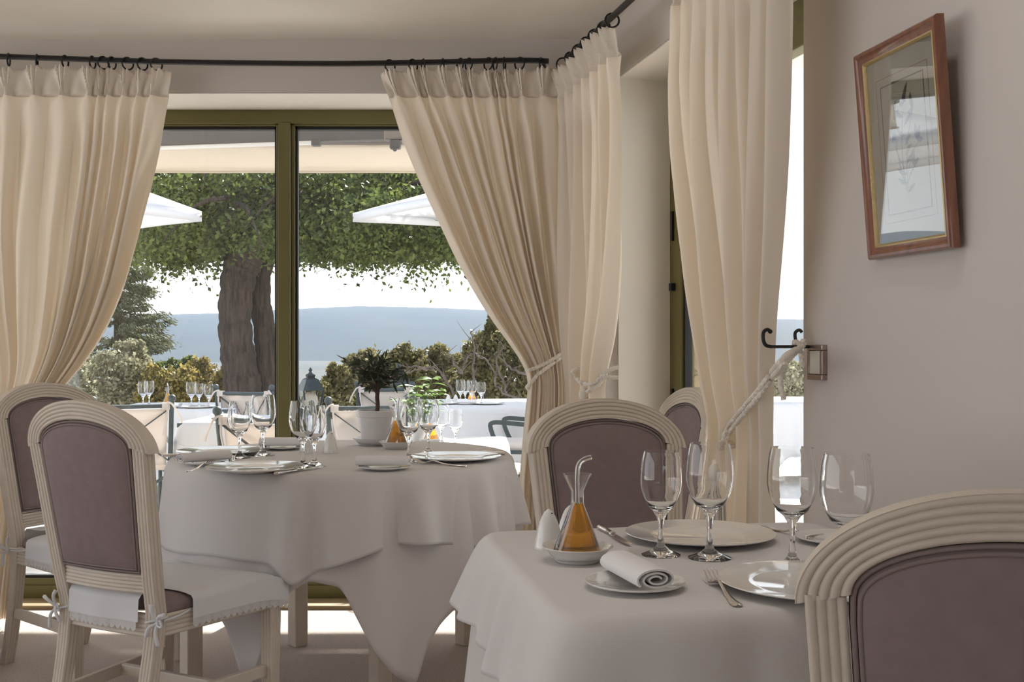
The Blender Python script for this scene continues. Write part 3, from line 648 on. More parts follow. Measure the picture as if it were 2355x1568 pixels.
# ------------------------------------------------------------------ the fluted chairs
Z0c, HT = .885, 1.005
def lean(z):
    return -(z - .44) * .17 if z > .44 else -.09 * ((.44 - z) / .44) ** 1.5
def bow(x): return -.016 * (1 - (x / .2) ** 2)
def reed(w, d, nw, nd, amp=.0022, k=4):
    out = []
    def side(x0, y0, x1, y1, n, nx, ny):
        n = max(n, 1); m = n * k
        for i in range(m):
            t_ = i / m; q_ = amp * (abs(math.sin(PI * n * t_)) ** .6 - 1)
            out.append((lerp(x0, x1, t_) + nx * q_, lerp(y0, y1, t_) + ny * q_))
    side(-w / 2, -d / 2, w / 2, -d / 2, nw, 0, -1); side(w / 2, -d / 2, w / 2, d / 2, nd, 1, 0)
    side(w / 2, d / 2, -w / 2, d / 2, nw, 0, 1); side(-w / 2, d / 2, -w / 2, -d / 2, nd, -1, 0)
    return out
def xo(z): return .2175 - .0305 * (Z0c - z) / .445 if z > .44 else .187 - .012 * (.44 - z) / .44
YP = -.20
def make_chair():
    t = thing('dining_chair', '', 'chair', group='fluted cream dining chairs')
    # crest rail
    sec = [(x, y) for x, y in reed(1.0, .042, 5, 3, .0042, 6)]; rings = []
    n = 44
    for i in range(n + 1):
        th = PI * i / n; c, s = math.cos(th), math.sin(th)
        O = Vector((.2275 * c, 0, Z0c + .120 * s - .016 * (1 - s))); I = Vector((.168 * c, 0, Z0c + .068 * s))
        mid = (O + I) / 2; d = (O - I); ring = []
        for x, y in sec:
            # rounded outer shoulder
            yy = y * (1 - .25 * max(0, x - .25))
            p = mid + d * x; ring.append((p.x, YP + yy + lean(p.z) + bow(p.x), p.z))
        rings.append(ring)
    MB().loft(rings).build('crest_rail', m_wood, t, 50)
    # posts running into the rear legs
    for sx in (-1, 1):
        rings = []; zs = [Z0c - .004 - .0 * i for i in range(1)] + [Z0c - (Z0c - .0) * i / 22 for i in range(1, 23)]
        sec = reed(.045, .037, 4, 3, .0034, 5)
        for z in zs:
            w = 1.0 if z > .44 else lerp(.86, 1.0, z / .44)
            xc = sx * (xo(z) - .022); rings.append([(xc + x * w, YP + y * w * 1.05 + lean(z) + bow(xc) * sstep(.40, .55, z), z) for x, y in sec])
        MB().loft(rings).build('rear_post', m_wood, t, 50)
        MB().box((sx * (.175 - .022), YP - .09, .003), (.028, .028, .006)).build('foot_pad', m_dark_plug, t, 0)
    # upholstered back
    def outline():
        zb_, out = .546, []
        xi = lambda z: xo(z) - .0475
        for i in range(14): out.append((lerp(-xi(zb_), xi(zb_), i / 14), zb_))
        for i in range(12): z = lerp(zb_, Z0c, i / 12); out.append((xi(z), z))
        for i in range(29): th = PI * i / 28; out.append((.168 * math.cos(th), Z0c + .066 * math.sin(th)))
        for i in range(1, 12): z = lerp(Z0c, zb_, i / 12); out.append((-xi(z), z))
        return out
    ol = outline(); cz = .75; mb = MB(); rings = []
    for sc_, yy in ((.99, -.0), (.985, .008), (.955, .015), (.90, .020), (.7, .026), (.4, .029), (.15, .030)):
        rings.append([(x * sc_, yy, cz + (z - cz) * sc_) for x, z in ol])
    def ap(rs, s_): return [[(x, YP + s_ * y + lean(z) + bow(x), z) for x, y, z in r_] for r_ in rs]
    mb.loft(ap(rings[::-1], -1) + ap(rings, 1)); bpad = mb.build('back_pad', m_pad, t, 60)
    mb = MB()
    for s_ in (-1, 1):
        for k, rr in ((.985, .0036), (.945, .0030)):
            yy = .013 if k > .96 else .017
            mb.tube([(x * k, YP + s_ * yy + lean(cz + (z - cz) * k) + bow(x), cz + (z - cz) * k) for x, z in ol], rr, 6, closed=True)
    mb.build('piping', m_pipe, bpad, 180)
    # lower back rail, seat rails
    def rail(name, a, b, w, d, nw, nd, bw=0.0):
        a, b = Vector(a), Vector(b); pts = []
        for i in range(11):
            p = a.lerp(b, i / 10); p = p + Vector((0, bw * (1 - (2 * i / 10 - 1) ** 2), 0)); pts.append(p)
        MB().sweep(pts, reed(d, w, nd, nw, .0034, 5)).build(name, m_wood, t, 50)
    zr = .517; rail('lower_rail', (-xo(zr) + .038, YP + lean(zr), zr), (xo(zr) - .038, YP + lean(zr), zr), .05, .03, 5, 2, -.016)
    rail('seat_rail', (-.150, YP, .402), (.150, YP, .402), .06, .028, 5, 2, -.006)
    rail('seat_rail', (-.205, .205, .402), (.205, .205, .402), .06, .026, 5, 2, .008)
    for s_ in (-1, 1): rail('seat_rail', (s_ * .168, YP + .01, .402), (s_ * .212, .19, .402), .06, .026, 5, 2)
    for s_ in (-1, 1):
        rings = [[(s_ * .212 + x * k, .203 + y * k, z) for x, y in reed(.045, .045, 4, 4, .0034, 5)] for z, k in ((.435, 1.0), (.34, 1.0), (.006, .74))]
        MB().loft(rings).build('front_leg', m_wood, t, 50)
    zs_ = .19
    for s_ in (-1, 1):
        MB().sweep([(s_ * .158, YP + lean(zs_), zs_), (s_ * .205, .203, zs_)], [(-.010, -.018), (.010, -.018), (.010, .018), (-.010, .018)]).build('stretcher', m_wood, t, 0, .004)
    MB().sweep([(-.178, .0, zs_), (.178, .0, zs_)], [(-.010, -.017), (.010, -.017), (.010, .017), (-.010, .017)]).build('stretcher', m_wood, t, 0, .004)
    # cushion and its white cover
    def seat_out(off, y0=-.215):
        pts = []
        A = [(-.172 - off, y0), (.172 + off, y0), (.232 + off, .228 + off), (-.232 - off, .228 + off)]
        for i in range(4):
            (x0, y0_), (x1, y1) = A[i], A[(i + 1) % 4]
            for k in range(12):
                pts.append((lerp(x0, x1, k / 12), lerp(y0_, y1, k / 12)))
        return pts
    so = seat_out(0, -.17)
    cyy = .02
    rings = [[(x * k, cyy + (y - cyy) * k, z) for x, y in so] for k, z in ((.985, .43), (.995, .438), (.99, .452), (.95, .463), (.8, .470), (.5, .474), (.1, .476))]
    MB().loft(rings).build('seat_cushion', m_pad, t, 60)
    def cov(u, v):                                        # from rear to front along v, across along u with drops at both sides
        y = lerp(-.105, .243, v); hwid = lerp(.182, .238, (y + .2) / .43); ext = .062
        tot = 2 * (hwid + ext); a = -tot / 2 + tot * u; s_ = 1 if a > 0 else -1; aa = abs(a)
        zt_ = .480 - .016 * max(0, (abs(y - .03) / .2)) ** 4
        if aa < hwid: x = a; z = zt_ - .010 * (aa / hwid) ** 6
        else:
            x = s_ * (hwid + .004 + .05 * (aa - hwid)); z = zt_ - .010 - (aa - hwid)
        return (x, y + .004 * math.sin(9 * u), z)
    def cov_front(u, v):
        x = lerp(-.238, .238, u); return (x, .243 + .004 * sstep(0, .2, v) + .006 * math.sin(14 * u) * v, .464 - .064 * v)
    mb = MB().grid(49, 22, cov); mb.grid(40, 8, cov_front); cv = mb.build('seat_cover', m_cover, t, 60)
    bfl = MB().grid(24, 14, lambda u, v: (lerp(-.140, .126, u), lerp(YP + .075, YP - .018, v / .4) if v < .4 else YP - .022 - .006 * math.sin(PI * u) - .004 * v + .003 * math.sin(11 * u) * v, .487 - .004 * v if v < .4 else .480 - .066 * (v - .4) / .6)).build('back_flap', m_cover, t, 60)
    def lace(pt, n):                                      # scalloped edge hanging from a line pt(u)
        m_ = MB(); N_ = n * 6
        vs = []
        for i in range(N_ + 1):
            u = i / N_; p, dn = pt(u); sc_ = .016 + .009 * abs(math.sin(PI * n * u)); vs += [p, p + dn * sc_]
        m_.add(vs, [(2 * i, 2 * i + 1, 2 * i + 3, 2 * i + 2) for i in range(N_)]); return m_
    dn = Vector((0, 0, -1))
    lace(lambda u: (Vector((lerp(-.136, .120, u), YP - .0265 - .006 * math.sin(PI * u) + .003 * math.sin(11 * u), .414)), dn), 13).build('lace_trim', m_lace, bfl, 0)
    lace(lambda u: (Vector((lerp(-.238, .238, u), .248 + .006 * math.sin(14 * u), .400)), dn), 22).build('lace_trim', m_lace, cv, 0)
    for s_ in (-1, 1):
        def f_(u):
            p = Vector(cov(1.0 if s_ > 0 else 0.0, u)); return p, dn
        lace(f_, 16).build('lace_trim', m_lace, cv, 0)
    # ties knotted round the posts
    for s_ in (-1, 1):
        xk = s_ * .166; b = Vector((xk + s_ * .027, YP - .022, .418)); m_ = MB()
        m_.tube([Vector((xk + .028 * math.cos(a), YP + lean(.42) + .027 * math.sin(a), .420 + .008 * math.cos(a))) for a in [2 * PI * i / 20 for i in range(20)]], .0032, 6, closed=True)
        m_.tube(spline([(s_ * .19, -.10, .43), (s_ * .197, -.15, .424), (b.x, b.y + .02, .42)], 5), .003, 6)
        for k, (dx, dz) in enumerate(((.035, .028), (-.012, .05), (-.03, -.035), (.012, -.055))):
            e_ = b + Vector((s_ * dx, -.012, dz))
            pts = spline([b, b.lerp(e_, .5) + Vector((0, -.010, .008)), e_], 5); m_.tube(pts, [.0032 + .003 * i / len(pts) for i in range(len(pts))], 6)
        m_.tube(spline([b, b + Vector((.018, -.012, .012)), b + Vector((.026, -.014, -.004)), b + Vector((.006, -.008, -.004)), b], 5), .003, 6)
        m_.sphere(b, .0075, 8); m_.build('tie', m_cover, t, 180)
    return t
chair = make_chair(); used = []
def chair_at(label, crest, face):
    """crest: where the middle of the crest rail stands (x, y); face: direction in degrees, 0 = away from the camera, positive = to the right"""
    a = math.radians(face); f = Vector((math.sin(a), math.cos(a), 0)); c = Vector((crest[0], crest[1], 0)) + f * .295
    place(chair, used, label, (c.x, c.y, 0), -a)
chair_at('fluted cream chair with lace edged white seat cover, back turned, left foreground', (-1.135, 2.94), 28)
chair_at('fluted cream chair at far left, half hidden, its padded front facing right', (-1.74, 4.13), 124)
chair_at('fluted cream chair behind the foreground table in front of the corner curtain', (.245, 2.98), 162)
chair_at('fluted cream chair cropped by the right edge, nearest the camera', (.532, 1.165), 14)
chair_at('sunlit fluted cream chair standing in the garden door opening', (.60, 3.72), 257)

# ------------------------------------------------------------------ tableware
def wine_glass(h, rm, rr, rb):
    sh = .40 * h; th = .0013
    out = [(0, 0), (rb, 0), (rb, .0015), (rb * .8, .0045), (rb * .45, .010), (rb * .22, .018), (.0062, .028), (.0046, .045), (.0046, sh * .62), (.0058, sh * .82), (.0095, sh * .95), (.016, sh + .006)]
    bh = h - sh
    prof = [(.62, .12), (.82, .25), (.95, .38), (1.0, .50), (.995, .60), (.97, .72), (.93, .86)]
    out += [(rm * a, sh + bh * b) for a, b in prof] + [(rr, h)]
    inn = [(rr - th, h)] + [((rm * a) - th, sh + bh * b) for a, b in prof[::-1]] + [(.012, sh + .012), (.005, sh + .0075), (0, sh + .006)]
    return MB().lathe(out + inn, 40)
gb = tag(wine_glass(.213, .0445, .0375, .0400).build('wine_glass', m_glass, None, 60), '', 'glass')
gs = tag(wine_glass(.195, .0392, .0325, .0365).build('wine_glass', m_glass, None, 60), '', 'glass')
gbu, gsu = [], []
def glass(big, px, py, label, z=ZT1, group='wine glasses on the round table', Y=None):
    p = G(px, py, z) if Y is None else Vector(((px - CX) / F * Y, Y, z))
    place(gb if big else gs, gbu if big else gsu, label, p, random.random() * 6, group)
glass(0, 551, 1053, 'smaller wine glass, leftmost on the round table')
glass(1, 605, 1047, 'tall wine glass second from left on the round table')
glass(1, 697, 1075, 'tall wine glass in front of the salt shaker on the round table')
glass(0, 723, 1072, 'smaller wine glass in front of the pepper shaker on the round table')
glass(1, 940, 0, 'tall wine glass overlapping the oil bottle on the round table', Y=3.73)
glass(0, 985, 0, 'smaller wine glass, rightmost on the round table', Y=3.95)
fg = 'wine glasses on the foreground table'
glass(0, 1520, 1276, 'smaller wine glass, leftmost on the foreground table', group=fg)
glass(1, 1632, 1283, 'tall wine glass in front of the far charger plate on the foreground table', group=fg)
glass(1, 1822, 1303, 'tall wine glass at the near charger plate on the foreground table', group=fg)
glass(1, 1947, 0, 'wine glass rising behind the nearest chair back at right', group=fg, Y=1.87)

def plate(R_, name, well=.62, rise=.014):
    o_ = [(0, .003), (R_ * .5, .003), (R_ * .52, 0), (R_ * .56, 0), (R_ * well, .004), (R_ * .97, rise - .002), (R_, rise + .0005), (R_ * .995, rise + .002), (R_ * .96, rise + .001), (R_ * (well + .05), .0095), (R_ * well, .0085), (R_ * (well - .04), .0055), (0, .005)]
    return MB().lathe(o_, 64).build(name, m_china, None, 60)
ch = tag(plate(.152, 'charger_plate'), '', 'plate'); chu = []
def charger(px, py, label, group):
    place(ch, chu, label, G(px, py, ZT1 + .012) - Vector((0, 0, .012)), 0, group)
charger(586, 1073, 'round white charger plate at the front of the round table', 'charger plates')
charger(507, 1036, 'round white charger plate behind the rolled napkin at left of the round table', 'charger plates')
charger(1050, 1049, 'round white charger plate at the right of the round table', 'charger plates')
charger(1610, 1226, 'round white charger plate at the far side of the foreground table', 'charger plates')
charger(1868, 1336, 'round white charger plate cut off by the nearest chair', 'charger plates')
sp_ = tag(plate(.082, 'side_plate', .6, .011), '', 'plate'); spu = []
def side(px, py, label): 
    p = G(px, py, ZT1 + .009) - Vector((0, 0, .009)); place(sp_, spu, label, p, 0, 'side plates'); return p
n1 = side(480, 1062, 'small side plate under the rolled napkin at left of the round table')
n2 = side(885, 1073, 'small side plate under the napkin right of centre on the round table')
n3 = side(650, 1027, 'small side plate under the napkin at the back of the round table')
n4 = side(1461, 1338, 'small side plate under the napkin on the foreground table')
side(1925, 1236, 'small side plate half hidden behind the nearest chair')
def napkin(L=.165, w=.034, h=.017):
    pts = []; turns = 2.6; n = 66
    for i in range(n + 1):
        t_ = i / n; a = 2 * PI * turns * t_; r_ = lerp(.22, 1.0, t_); pts.append((w * r_ * math.cos(a), h * r_ * math.sin(a)))
    pts += [(w * .4, h * 1.02), (-w * .3, h * 1.05)] if False else []
    mb = MB(); th = .0016; vs = []
    for (x, z) in pts: vs.append((x, z))
    A, B = [], []
    for i, (x, z) in enumerate(vs):
        x0, z0 = vs[max(i - 1, 0)]; x1, z1 = vs[min(i + 1, n)]; l = math.hypot(x1 - x0, z1 - z0) or 1; nx, nz = -(z1 - z0) / l, (x1 - x0) / l
        A.append((x + nx * th, z + nz * th)); B.append((x - nx * th, z - nz * th))
    loop = A + B[::-1]; m_ = len(loop); ys = [-L / 2, -L / 2 + .004, L / 2 - .004, L / 2]
    rings = [[(x * k, y, z * k + h + .002) for x, z in loop] for y, k in zip(ys, (.985, 1, 1, .985))]
    mb.loft(rings, cap=False)
    for q in (0, 3):
        b = q * m_; mb.f += [(b + i, b + i + 1, b + m_ - 2 - i, b + m_ - 1 - i) for i in range(n)]
    return mb.build('napkin', m_nap, None, 50)
na = tag(napkin(), '', 'napkin'); nau = []
def nap(p, label, rz): place(na, nau, label, p + Vector((0, 0, .0082)), rz, 'folded napkins')
nap(n1 + Vector((-.01, -.01, .0)), 'rolled white napkin pointing at the viewer, left on the round table', math.radians(-52))
nap(n2 + Vector((-.005, 0, 0)), 'folded white napkin lying crosswise at the front right of the round table', math.radians(88))
nap(n3, 'folded white napkin at the back of the round table', math.radians(92))
nap(n4 + Vector((.004, .012, 0)), 'rolled white napkin on the foreground table', math.radians(16))

# oil bottles and saucers
def oil_bottle():
    t = thing('oil_bottle', '', 'bottle', group='conical oil bottles')
    o_ = [(0, 0), (.0480, 0), (.0488, .002), (.0128, .096), (.0118, .103), (.0118, .122), (.0265, .153), (.0255, .153), (.0106, .1225), (.0106, .102), (.0114, .0955), (.0472, .003), (0, .003)]
    MB().lathe(o_, 40).build('flask', m_glass, t, 40)
    MB().lathe([(0, .0036), (.0464, .0036), (.0112, .0945), (.0104, .100), (0, .100)], 40).build('oil', m_oil, t, 40)
    MB().tube(spline([(0, 0, .098), (0, 0, .125), (0, 0, .158), (.004, 0, .172), (.014, 0, .180), (.026, 0, .183)], 6), .0046, 12).build('spout', m_glass, t, 60)
    return t
ob = oil_bottle(); obu = []
def sauc():
    return tag(MB().lathe([(0, .003), (.030, .003), (.032, 0), (.040, 0), (.043, .004), (.062, .026), (.0655, .0275), (.0655, .0295), (.0615, .0285), (.041, .0075), (0, .0065)], 48).build('saucer', m_china, None, 60), '', 'saucer')
sa = sauc(); sau = []
def bottle(p, l1, l2, rz):
    place(sa, sau, l2, p, 0, 'oil bottle saucers'); place(ob, obu, l1, Vector(p) + Vector((0, 0, .0068)), rz, 'conical oil bottles')
pb_ = G(1328, 1290, ZT1); bottle(pb_, 'conical bottle of golden oil on the foreground table', 'white saucer under the oil bottle on the foreground table', math.radians(10))
bottle(G(911, 1032, ZT1), 'conical bottle of golden oil on the round table beside the potted olive', 'white saucer under the oil bottle on the round table', math.radians(160))
# salt and pepper
def shaker():
    mb = MB(); rings = []
    for i in range(12):
        t_ = i / 11; z = .078 * t_; r_ = .0265 * (1 - t_ ** 1.5) ** .62 + .0015; k = lerp(1.0, .8, t_)
        rings.append([(r_ * math.cos(a) * (1 + .14 * abs(math.cos(2 * a)) * 0), r_ * .82 * math.sin(a), z) for a in [2 * PI * j / 24 for j in range(24)]])
    mb.loft(rings); o_ = thing('shaker', '', 'shaker', group='porcelain shakers'); mb.build('body', m_china, o_, 60)
    h_ = MB()
    h_.sphere((.006, -.006, .070), .0016, 8); h_.build('hole', m_dark_plug, o_)
    return o_
sk = shaker(); sku = []
for px, py, l in ((1262, 1262, 'white cone shaker left of the foreground oil bottle'), (1311, 1252, 'white cone shaker half hidden behind the foreground oil bottle'), (706, 1041, 'white cone shaker behind the wine glass stems on the round table'), (760, 1041, 'white cone shaker between the wine glasses and the potted olive')):
    place(sk, sku, l, G(px, py, ZT1), 0, 'porcelain shakers')
# cutlery
def fork():
    L = .205; mb = MB(); rings = []
    prof = [(0, .0035, .0016), (.004, .0085, .0018), (.02, .0088, .002), (.05, .006, .002), (.085, .0036, .0024), (.12, .0034, .0024), (.138, .0065, .002), (.148, .0112, .0016), (.158, .0120, .0014), (.160, .0121, .0012)]
    zf = lambda s_: .0022 + .012 * math.exp(-((s_ - .118) / .03) ** 2) - .0 + .016 * sstep(.15, .205, s_)
    for s_, w, th in prof:
        rings.append([(x * w, s_, zf(s_) + z * th) for x, z in ((-1, 0), (-.6, .8), (0, 1), (.6, .8), (1, 0), (.6, -.8), (0, -1), (-.6, -.8))])
    mb.loft(rings)
    for k in range(4):
        x = -.0102 + .0068 * k
        mb.tube([(x, s_, zf(s_)) for s_ in (.157, .168, .18, .193, .205)], [.0021, .0019, .0018, .0015, .0008], 6)
    return tag(mb.build('fork', m_silver, None, 60), '', 'fork')
def knife():
    t = thing('knife', '', 'knife', group='table knives')
    rings = [[(x * w, s_, .0062 + z * w * .72) for x, z in [(math.cos(2 * PI * j / 12), math.sin(2 * PI * j / 12)) for j in range(12)]] for s_, w in ((0, .003), (.002, .0068), (.01, .0080), (.05, .0068), (.088, .0056), (.092, .0072), (.096, .0072), (.099, .005))]
    MB().loft(rings).build('handle', m_silver, t, 60)
    rings = [[(-.004 + .0 * w, s_, .0055 + .0012), (w, s_, .0055 + .0002), (w, s_, .0055 - .0002), (-.004, s_, .0055 - .0012)] for s_, w in ((.097, .003), (.108, .008), (.15, .0095), (.185, .0092), (.205, .006), (.214, -.001))]
    MB().loft(rings).build('blade', m_silver, t, 40)
    return t
fk = fork(); fku = []; kn = knife(); knu = []
def cut(proto, us, a, b, label, group, z=ZT1):            # handle end at pixel a, pointing to pixel b
    A = G(*a, z); B = G(*b, z); d = B - A; place(proto, us, label, A, math.atan2(d.y, d.x) - PI / 2, group)
cut(fk, fku, (1698, 1397), (1604, 1305), 'silver fork on the foreground table beside the rolled napkin', 'table forks')
cut(fk, fku, (1752, 1212), (1838, 1236), 'silver fork beyond the tall glass at right of the far charger plate', 'table forks')
cut(fk, fku, (430, 1086), (508, 1064), 'silver fork at the left of the front charger plate', 'table forks')
cut(fk, fku, (1072, 1073), (945, 1066), 'silver fork in front of the right charger plate', 'table forks')
cut(fk, fku, (522, 1075), (542, 1048), 'silver fork with only its tines showing beside the left napkin', 'table forks')
cut(fk, fku, (604, 1040), (622, 1020), 'silver fork with its tines pointing at the back napkin', 'table forks')
cut(kn, knu, (1378, 1216), (1458, 1262), 'silver knife between the oil bottle and the far charger plate', 'table knives')
cut(kn, knu, (632, 1093), (752, 1074), 'silver knife at the front edge of the round table', 'table knives')
cut(kn, knu, (372, 1052), (470, 1046), 'silver knife with its handle showing left of the rolled napkin', 'table knives')
cut(kn, knu, (1163, 1046), (1040, 1039), 'silver knife behind the right charger plate', 'table knives')

# ------------------------------------------------------------------ potted olive on the round table
def leaf_mesh(name, mat, L, w, bend=.2):
    vs, fs = [], []; n = 6
    for i in range(n + 1):
        t_ = i / n; ww = w * math.sin(PI * (t_ * .94 + .04)) ** .8; z = -bend * L * t_ * t_
        vs += [(-ww, L * t_, z + ww * .25), (0, L * t_, z), (ww, L * t_, z + ww * .25)]
    for i in range(n): a = 3 * i; fs += [(a, a + 1, a + 4, a + 3), (a + 1, a + 2, a + 5, a + 4)]
    me = bpy.data.meshes.new(name); me.from_pydata(vs, [], fs); me.materials.append(mat); me.polygons.foreach_set('use_smooth', [True] * len(fs)); return me
def put_leaf(me, parent, p, d, roll, s=1.0):
    d = Vector(d).normalized(); o_ = bpy.data.objects.new('leaf', me); COL.objects.link(o_); o_.parent = parent
    o_.rotation_mode = 'QUATERNION'; q_ = d.to_track_quat('Y', 'Z'); o_.rotation_quaternion = q_ @ Matrix.Rotation(roll, 4, 'Y').to_quaternion(); o_.location = p; o_.scale = (s, s, s)
def pot_mesh(mb_, r0, r1, h):
    return mb_.lathe([(0, 0), (r0, 0), (r0 * 1.01, .004), (lerp(r0, r1, .80), h * .80), (r1 * .985, h * .82), (r1 * 1.0, h * .86), (r1 * 1.03, h * .985), (r1 * 1.01, h), (r1 * .95, h), (r1 * .90, h * .8), (r0 * .9, .01), (0, .01)], 48)
op = G(864, 1023, ZT1)
t = thing('potted_olive', 'small olive tree in a white pot on the round table', 'plant', op)
MB().lathe([(0, .003), (.058, .003), (.060, 0), (.066, 0), (.086, .020), (.087, .024), (.084, .024), (.064, .006), (0, .006)], 48).build('saucer', m_pot, t, 60)
pot_mesh(MB(), .050, .0745, .140).build('pot', m_pot, t, 40)
for v_ in t.children[-1].data.vertices: v_.co.z += .0065
MB().lathe([(0, .131), (.066, .129), (.066, .120), (0, .12)], 24).build('soil', m_soil, t, 30)
rnd = random.Random(12); trunk = [(0.004, 0, .125), (.008, 0, .16), (.005, .004, .19), (.008, 0, .215)]
mb = MB().tube(spline(trunk, 5), .0082, 10); tips = []
for k in range(34):
    a = 2.4 * k + rnd.uniform(-.3, .3); el = -.15 + 1.6 * ((k + .5) / 34) ** .9; R_ = rnd.uniform(.075, .112)
    b = Vector((.007, 0, .205 + rnd.uniform(-.008, .03))); c_ = Vector((.004, 0, .262)); e_ = c_ + Vector((math.cos(a) * math.cos(el) * R_ * 1.05, math.sin(a) * math.cos(el) * R_ * 1.05, math.sin(el) * R_ * .85))
    m1 = b.lerp(e_, .5) + Vector((0, 0, .010)); pts = spline([b, m1, e_], 5); mb.tube(pts, [.0028 - .0018 * i / len(pts) for i in range(len(pts))], 5); tips.append(pts)
for off in ((-.125, 0, .30), (-.105, .02, .27)):
    pts = spline([(-.04, 0, .30), (-.08, .0, .315), Vector(off) + Vector((0, 0, .05))], 6); mb.tube(pts, .0016, 5); tips.append(pts)
mb.build('trunk', M('olive wood bark', (0.12, 0.075, 0.055), 0.8, var=.3, vs=40), t, 60)
lm = [leaf_mesh('leaf', m_lpot, .046, .0062), leaf_mesh('leaf', m_lpot, .036, .0072, .35), leaf_mesh('leaf', m_lpot, .05, .005, -.2)]
for pts in tips:
    n_ = len(pts)
    for k in range(8 if n_ > 8 else 7):
        i = min(n_ - 1, int(n_ * (.35 + .65 * (k + 1) / 8)) - 1); d = (pts[min(i + 1, n_ - 1)] - pts[max(i - 1, 0)]).normalized()
        v_ = Vector((rnd.gauss(0, 1), rnd.gauss(0, 1), rnd.gauss(.1, .8))).normalized()
        put_leaf(rnd.choice(lm), t, pts[i], d * .6 + v_ * .9 + Vector((0, 0, -.15)), rnd.uniform(-1, 1), rnd.uniform(.75, 1.15))
t.scale = (1.0, 1.0, .97)

# ------------------------------------------------------------------ the terrace: awning, parasols
aw = thing('awning', 'cream awning with a straight valance over the terrace', 'awning')
YA = 7.5; zv0, zv1 = zb(398, YA), zb(332, YA); ax0, ax1 = -3.6, 0.9
MB().grid(30, 8, lambda u, v: (lerp(ax0, ax1, u), YA + .004 * math.sin(40 * u), lerp(zv1, zv0, v))).build('valance', m_awn, aw, 180, thick=.002)
MB().box(((ax0 + ax1) / 2, YA - .02, zv0 + .006), (ax1 - ax0, .006, .014)).build('hem_band', M('beige hem', (.55, .48, .38), .9), aw, 0)
MB().box(((ax0 + ax1) / 2, YA - .04, zv1 + .03), (ax1 - ax0, .07, .07)).build('front_bar', m_awbar, aw, 0, .006)
MB().grid(20, 12, lambda u, v: (lerp(ax0, ax1, u), lerp(5.16, YA, v), lerp(3.05, zv1 + .07, v) - .03 * math.sin(PI * v))).build('canopy', m_awn, aw, 180, thick=.003)
b0, b1 = P(905, 304, 6.2), P(200, 326, 7.0)
d = (b1 - b0); L_ = d.length; ang = math.atan2(d.y, d.x)
mb = MB().sweep([b0, b1], [(-.035, -.045), (.035, -.045), (.035, .045), (-.035, .045)]); mb.build('support_beam', m_awbar, aw, 0, .004)
e0, e1 = P(727, 328, 6.3), P(250, 344, 6.9)
MB().tube([e0, e1], .012, 8).build('arm', M('white enamel', (.75, .75, .76), .35), aw)
MB().box(e0, (.05, .05, .04)).build('elbow', m_awbar, aw, 0, .006)
br = thing('awning_bracket', 'grey cast bracket at the end of the awning beam', 'bracket')
bc = P(905, 303, 6.15)
MB().box(bc + Vector((0, 0, .0)), (.10, .08, .10)).build('body', M('cast grey metal', (.28, .25, .23), .45, metal=.5), br, 0, .008)
MB().box(bc + Vector((.012, -.02, -.075)), (.06, .05, .05)).build('clamp', m_awbar, br, 0, .008)
MB().box(bc + Vector((.08, -.02, -.01)), (.06, .05, .13)).build('cover', M('pale grey metal', (.55, .55, .55), .4, metal=.3), br, 0, .01)
for dx, dz in ((-.03, .02), (.012, -.105), (.08, -.02)): MB().tube([bc + Vector((dx, -.055, dz)), bc + Vector((dx, -.04, dz))], .012, 10).build('bolt', m_awbar, br)
def parasol(label, c, half, zt, zc, rot):
    t = thing('parasol', label, 'parasol', (c[0], c[1], -.15), rot, 'white parasols on the terrace'); zt += .15; zc += .15
    cor = [Vector((sx * half, sy_ * half, zc)) for sx, sy_ in ((-1, -1), (1, -1), (1, 1), (-1, 1))]; ap_ = Vector((0, 0, zt))
    mb = MB()
    for i in range(4):
        A, B = cor[i], cor[(i + 1) % 4]
        def fn(u, v):
            p = ap_.lerp(A.lerp(B, u), v); p.z -= .05 * math.sin(PI * v) * math.sin(PI * u) ; p.z += .03 * math.sin(PI * u) * v
            return tuple(p)
        mb.grid(9, 9, fn)
        mb.grid(9, 3, lambda u, v: tuple(Vector(fn(u, 1.0)) + Vector((0, 0, -.085 * v)) * (1 - .0 * u)))
    mb.build('canopy', m_para, t, 40, thick=.002)
    for A in cor:
        MB().tube([ap_ + Vector((0, 0, -.06)), A + Vector((0, 0, -.045))], .012, 6).build('rib', m_rib, t)
        MB().tube([Vector((0, 0, zt - .55)), ap_.lerp(A, .55) + Vector((0, 0, -.05))], .010, 6).build('strut', m_rib, t)
    MB().tube([(0, 0, .03), (0, 0, zt + .03)], .022, 10).build('pole', m_rib, t)
    MB().box((0, 0, .03), (.45, .45, .06)).build('base', m_terr, t, 0, .01)
parasol('white parasol with brown ribs beside the left curtain', (-4.45, 9.4), 1.3, 2.92, 2.25, math.radians(43))
parasol('white parasol reaching in from behind the right window curtain', (.37, 10.6), 1.36, 2.89, 2.40, math.radians(40))

# terrace tables
ZO = -.15; ZTO = .60
def otable(label, l2, c, s, rot, hem=.12):
    t = thing('terrace_table', label, 'table', (c[0], c[1], ZO), rot)
    MB().box((0, 0, .735), (s - .02, s - .02, .03)).build('tabletop', m_verd, t, 0, .004)
    for sx in (-1, 1):
        for sy_ in (-1, 1): MB().box((sx * (s / 2 - .06), sy_ * (s / 2 - .06), .36), (.04, .04, .72)).build('leg', m_verd, t, 0)
    cloth(l2, 'tablecloth', c, rsq(s / 2), ZTO + .004, lambda th: hem - .12 * abs(math.sin(2 * th)) ** 6, lambda th: .014, 13, .07, m_otab, rot, 300, int(abs(c[0]) * 10), corner=.05, nv=14)
otable('terrace table at the back left beside the hedge', 'white cloth on the back left terrace table', (-2.85, 9.55), 1.0, .05)
otable('terrace table behind the left pair of wine glasses', 'white cloth on the terrace table behind the left wine glasses', (-1.85, 7.95), .85, -.05)
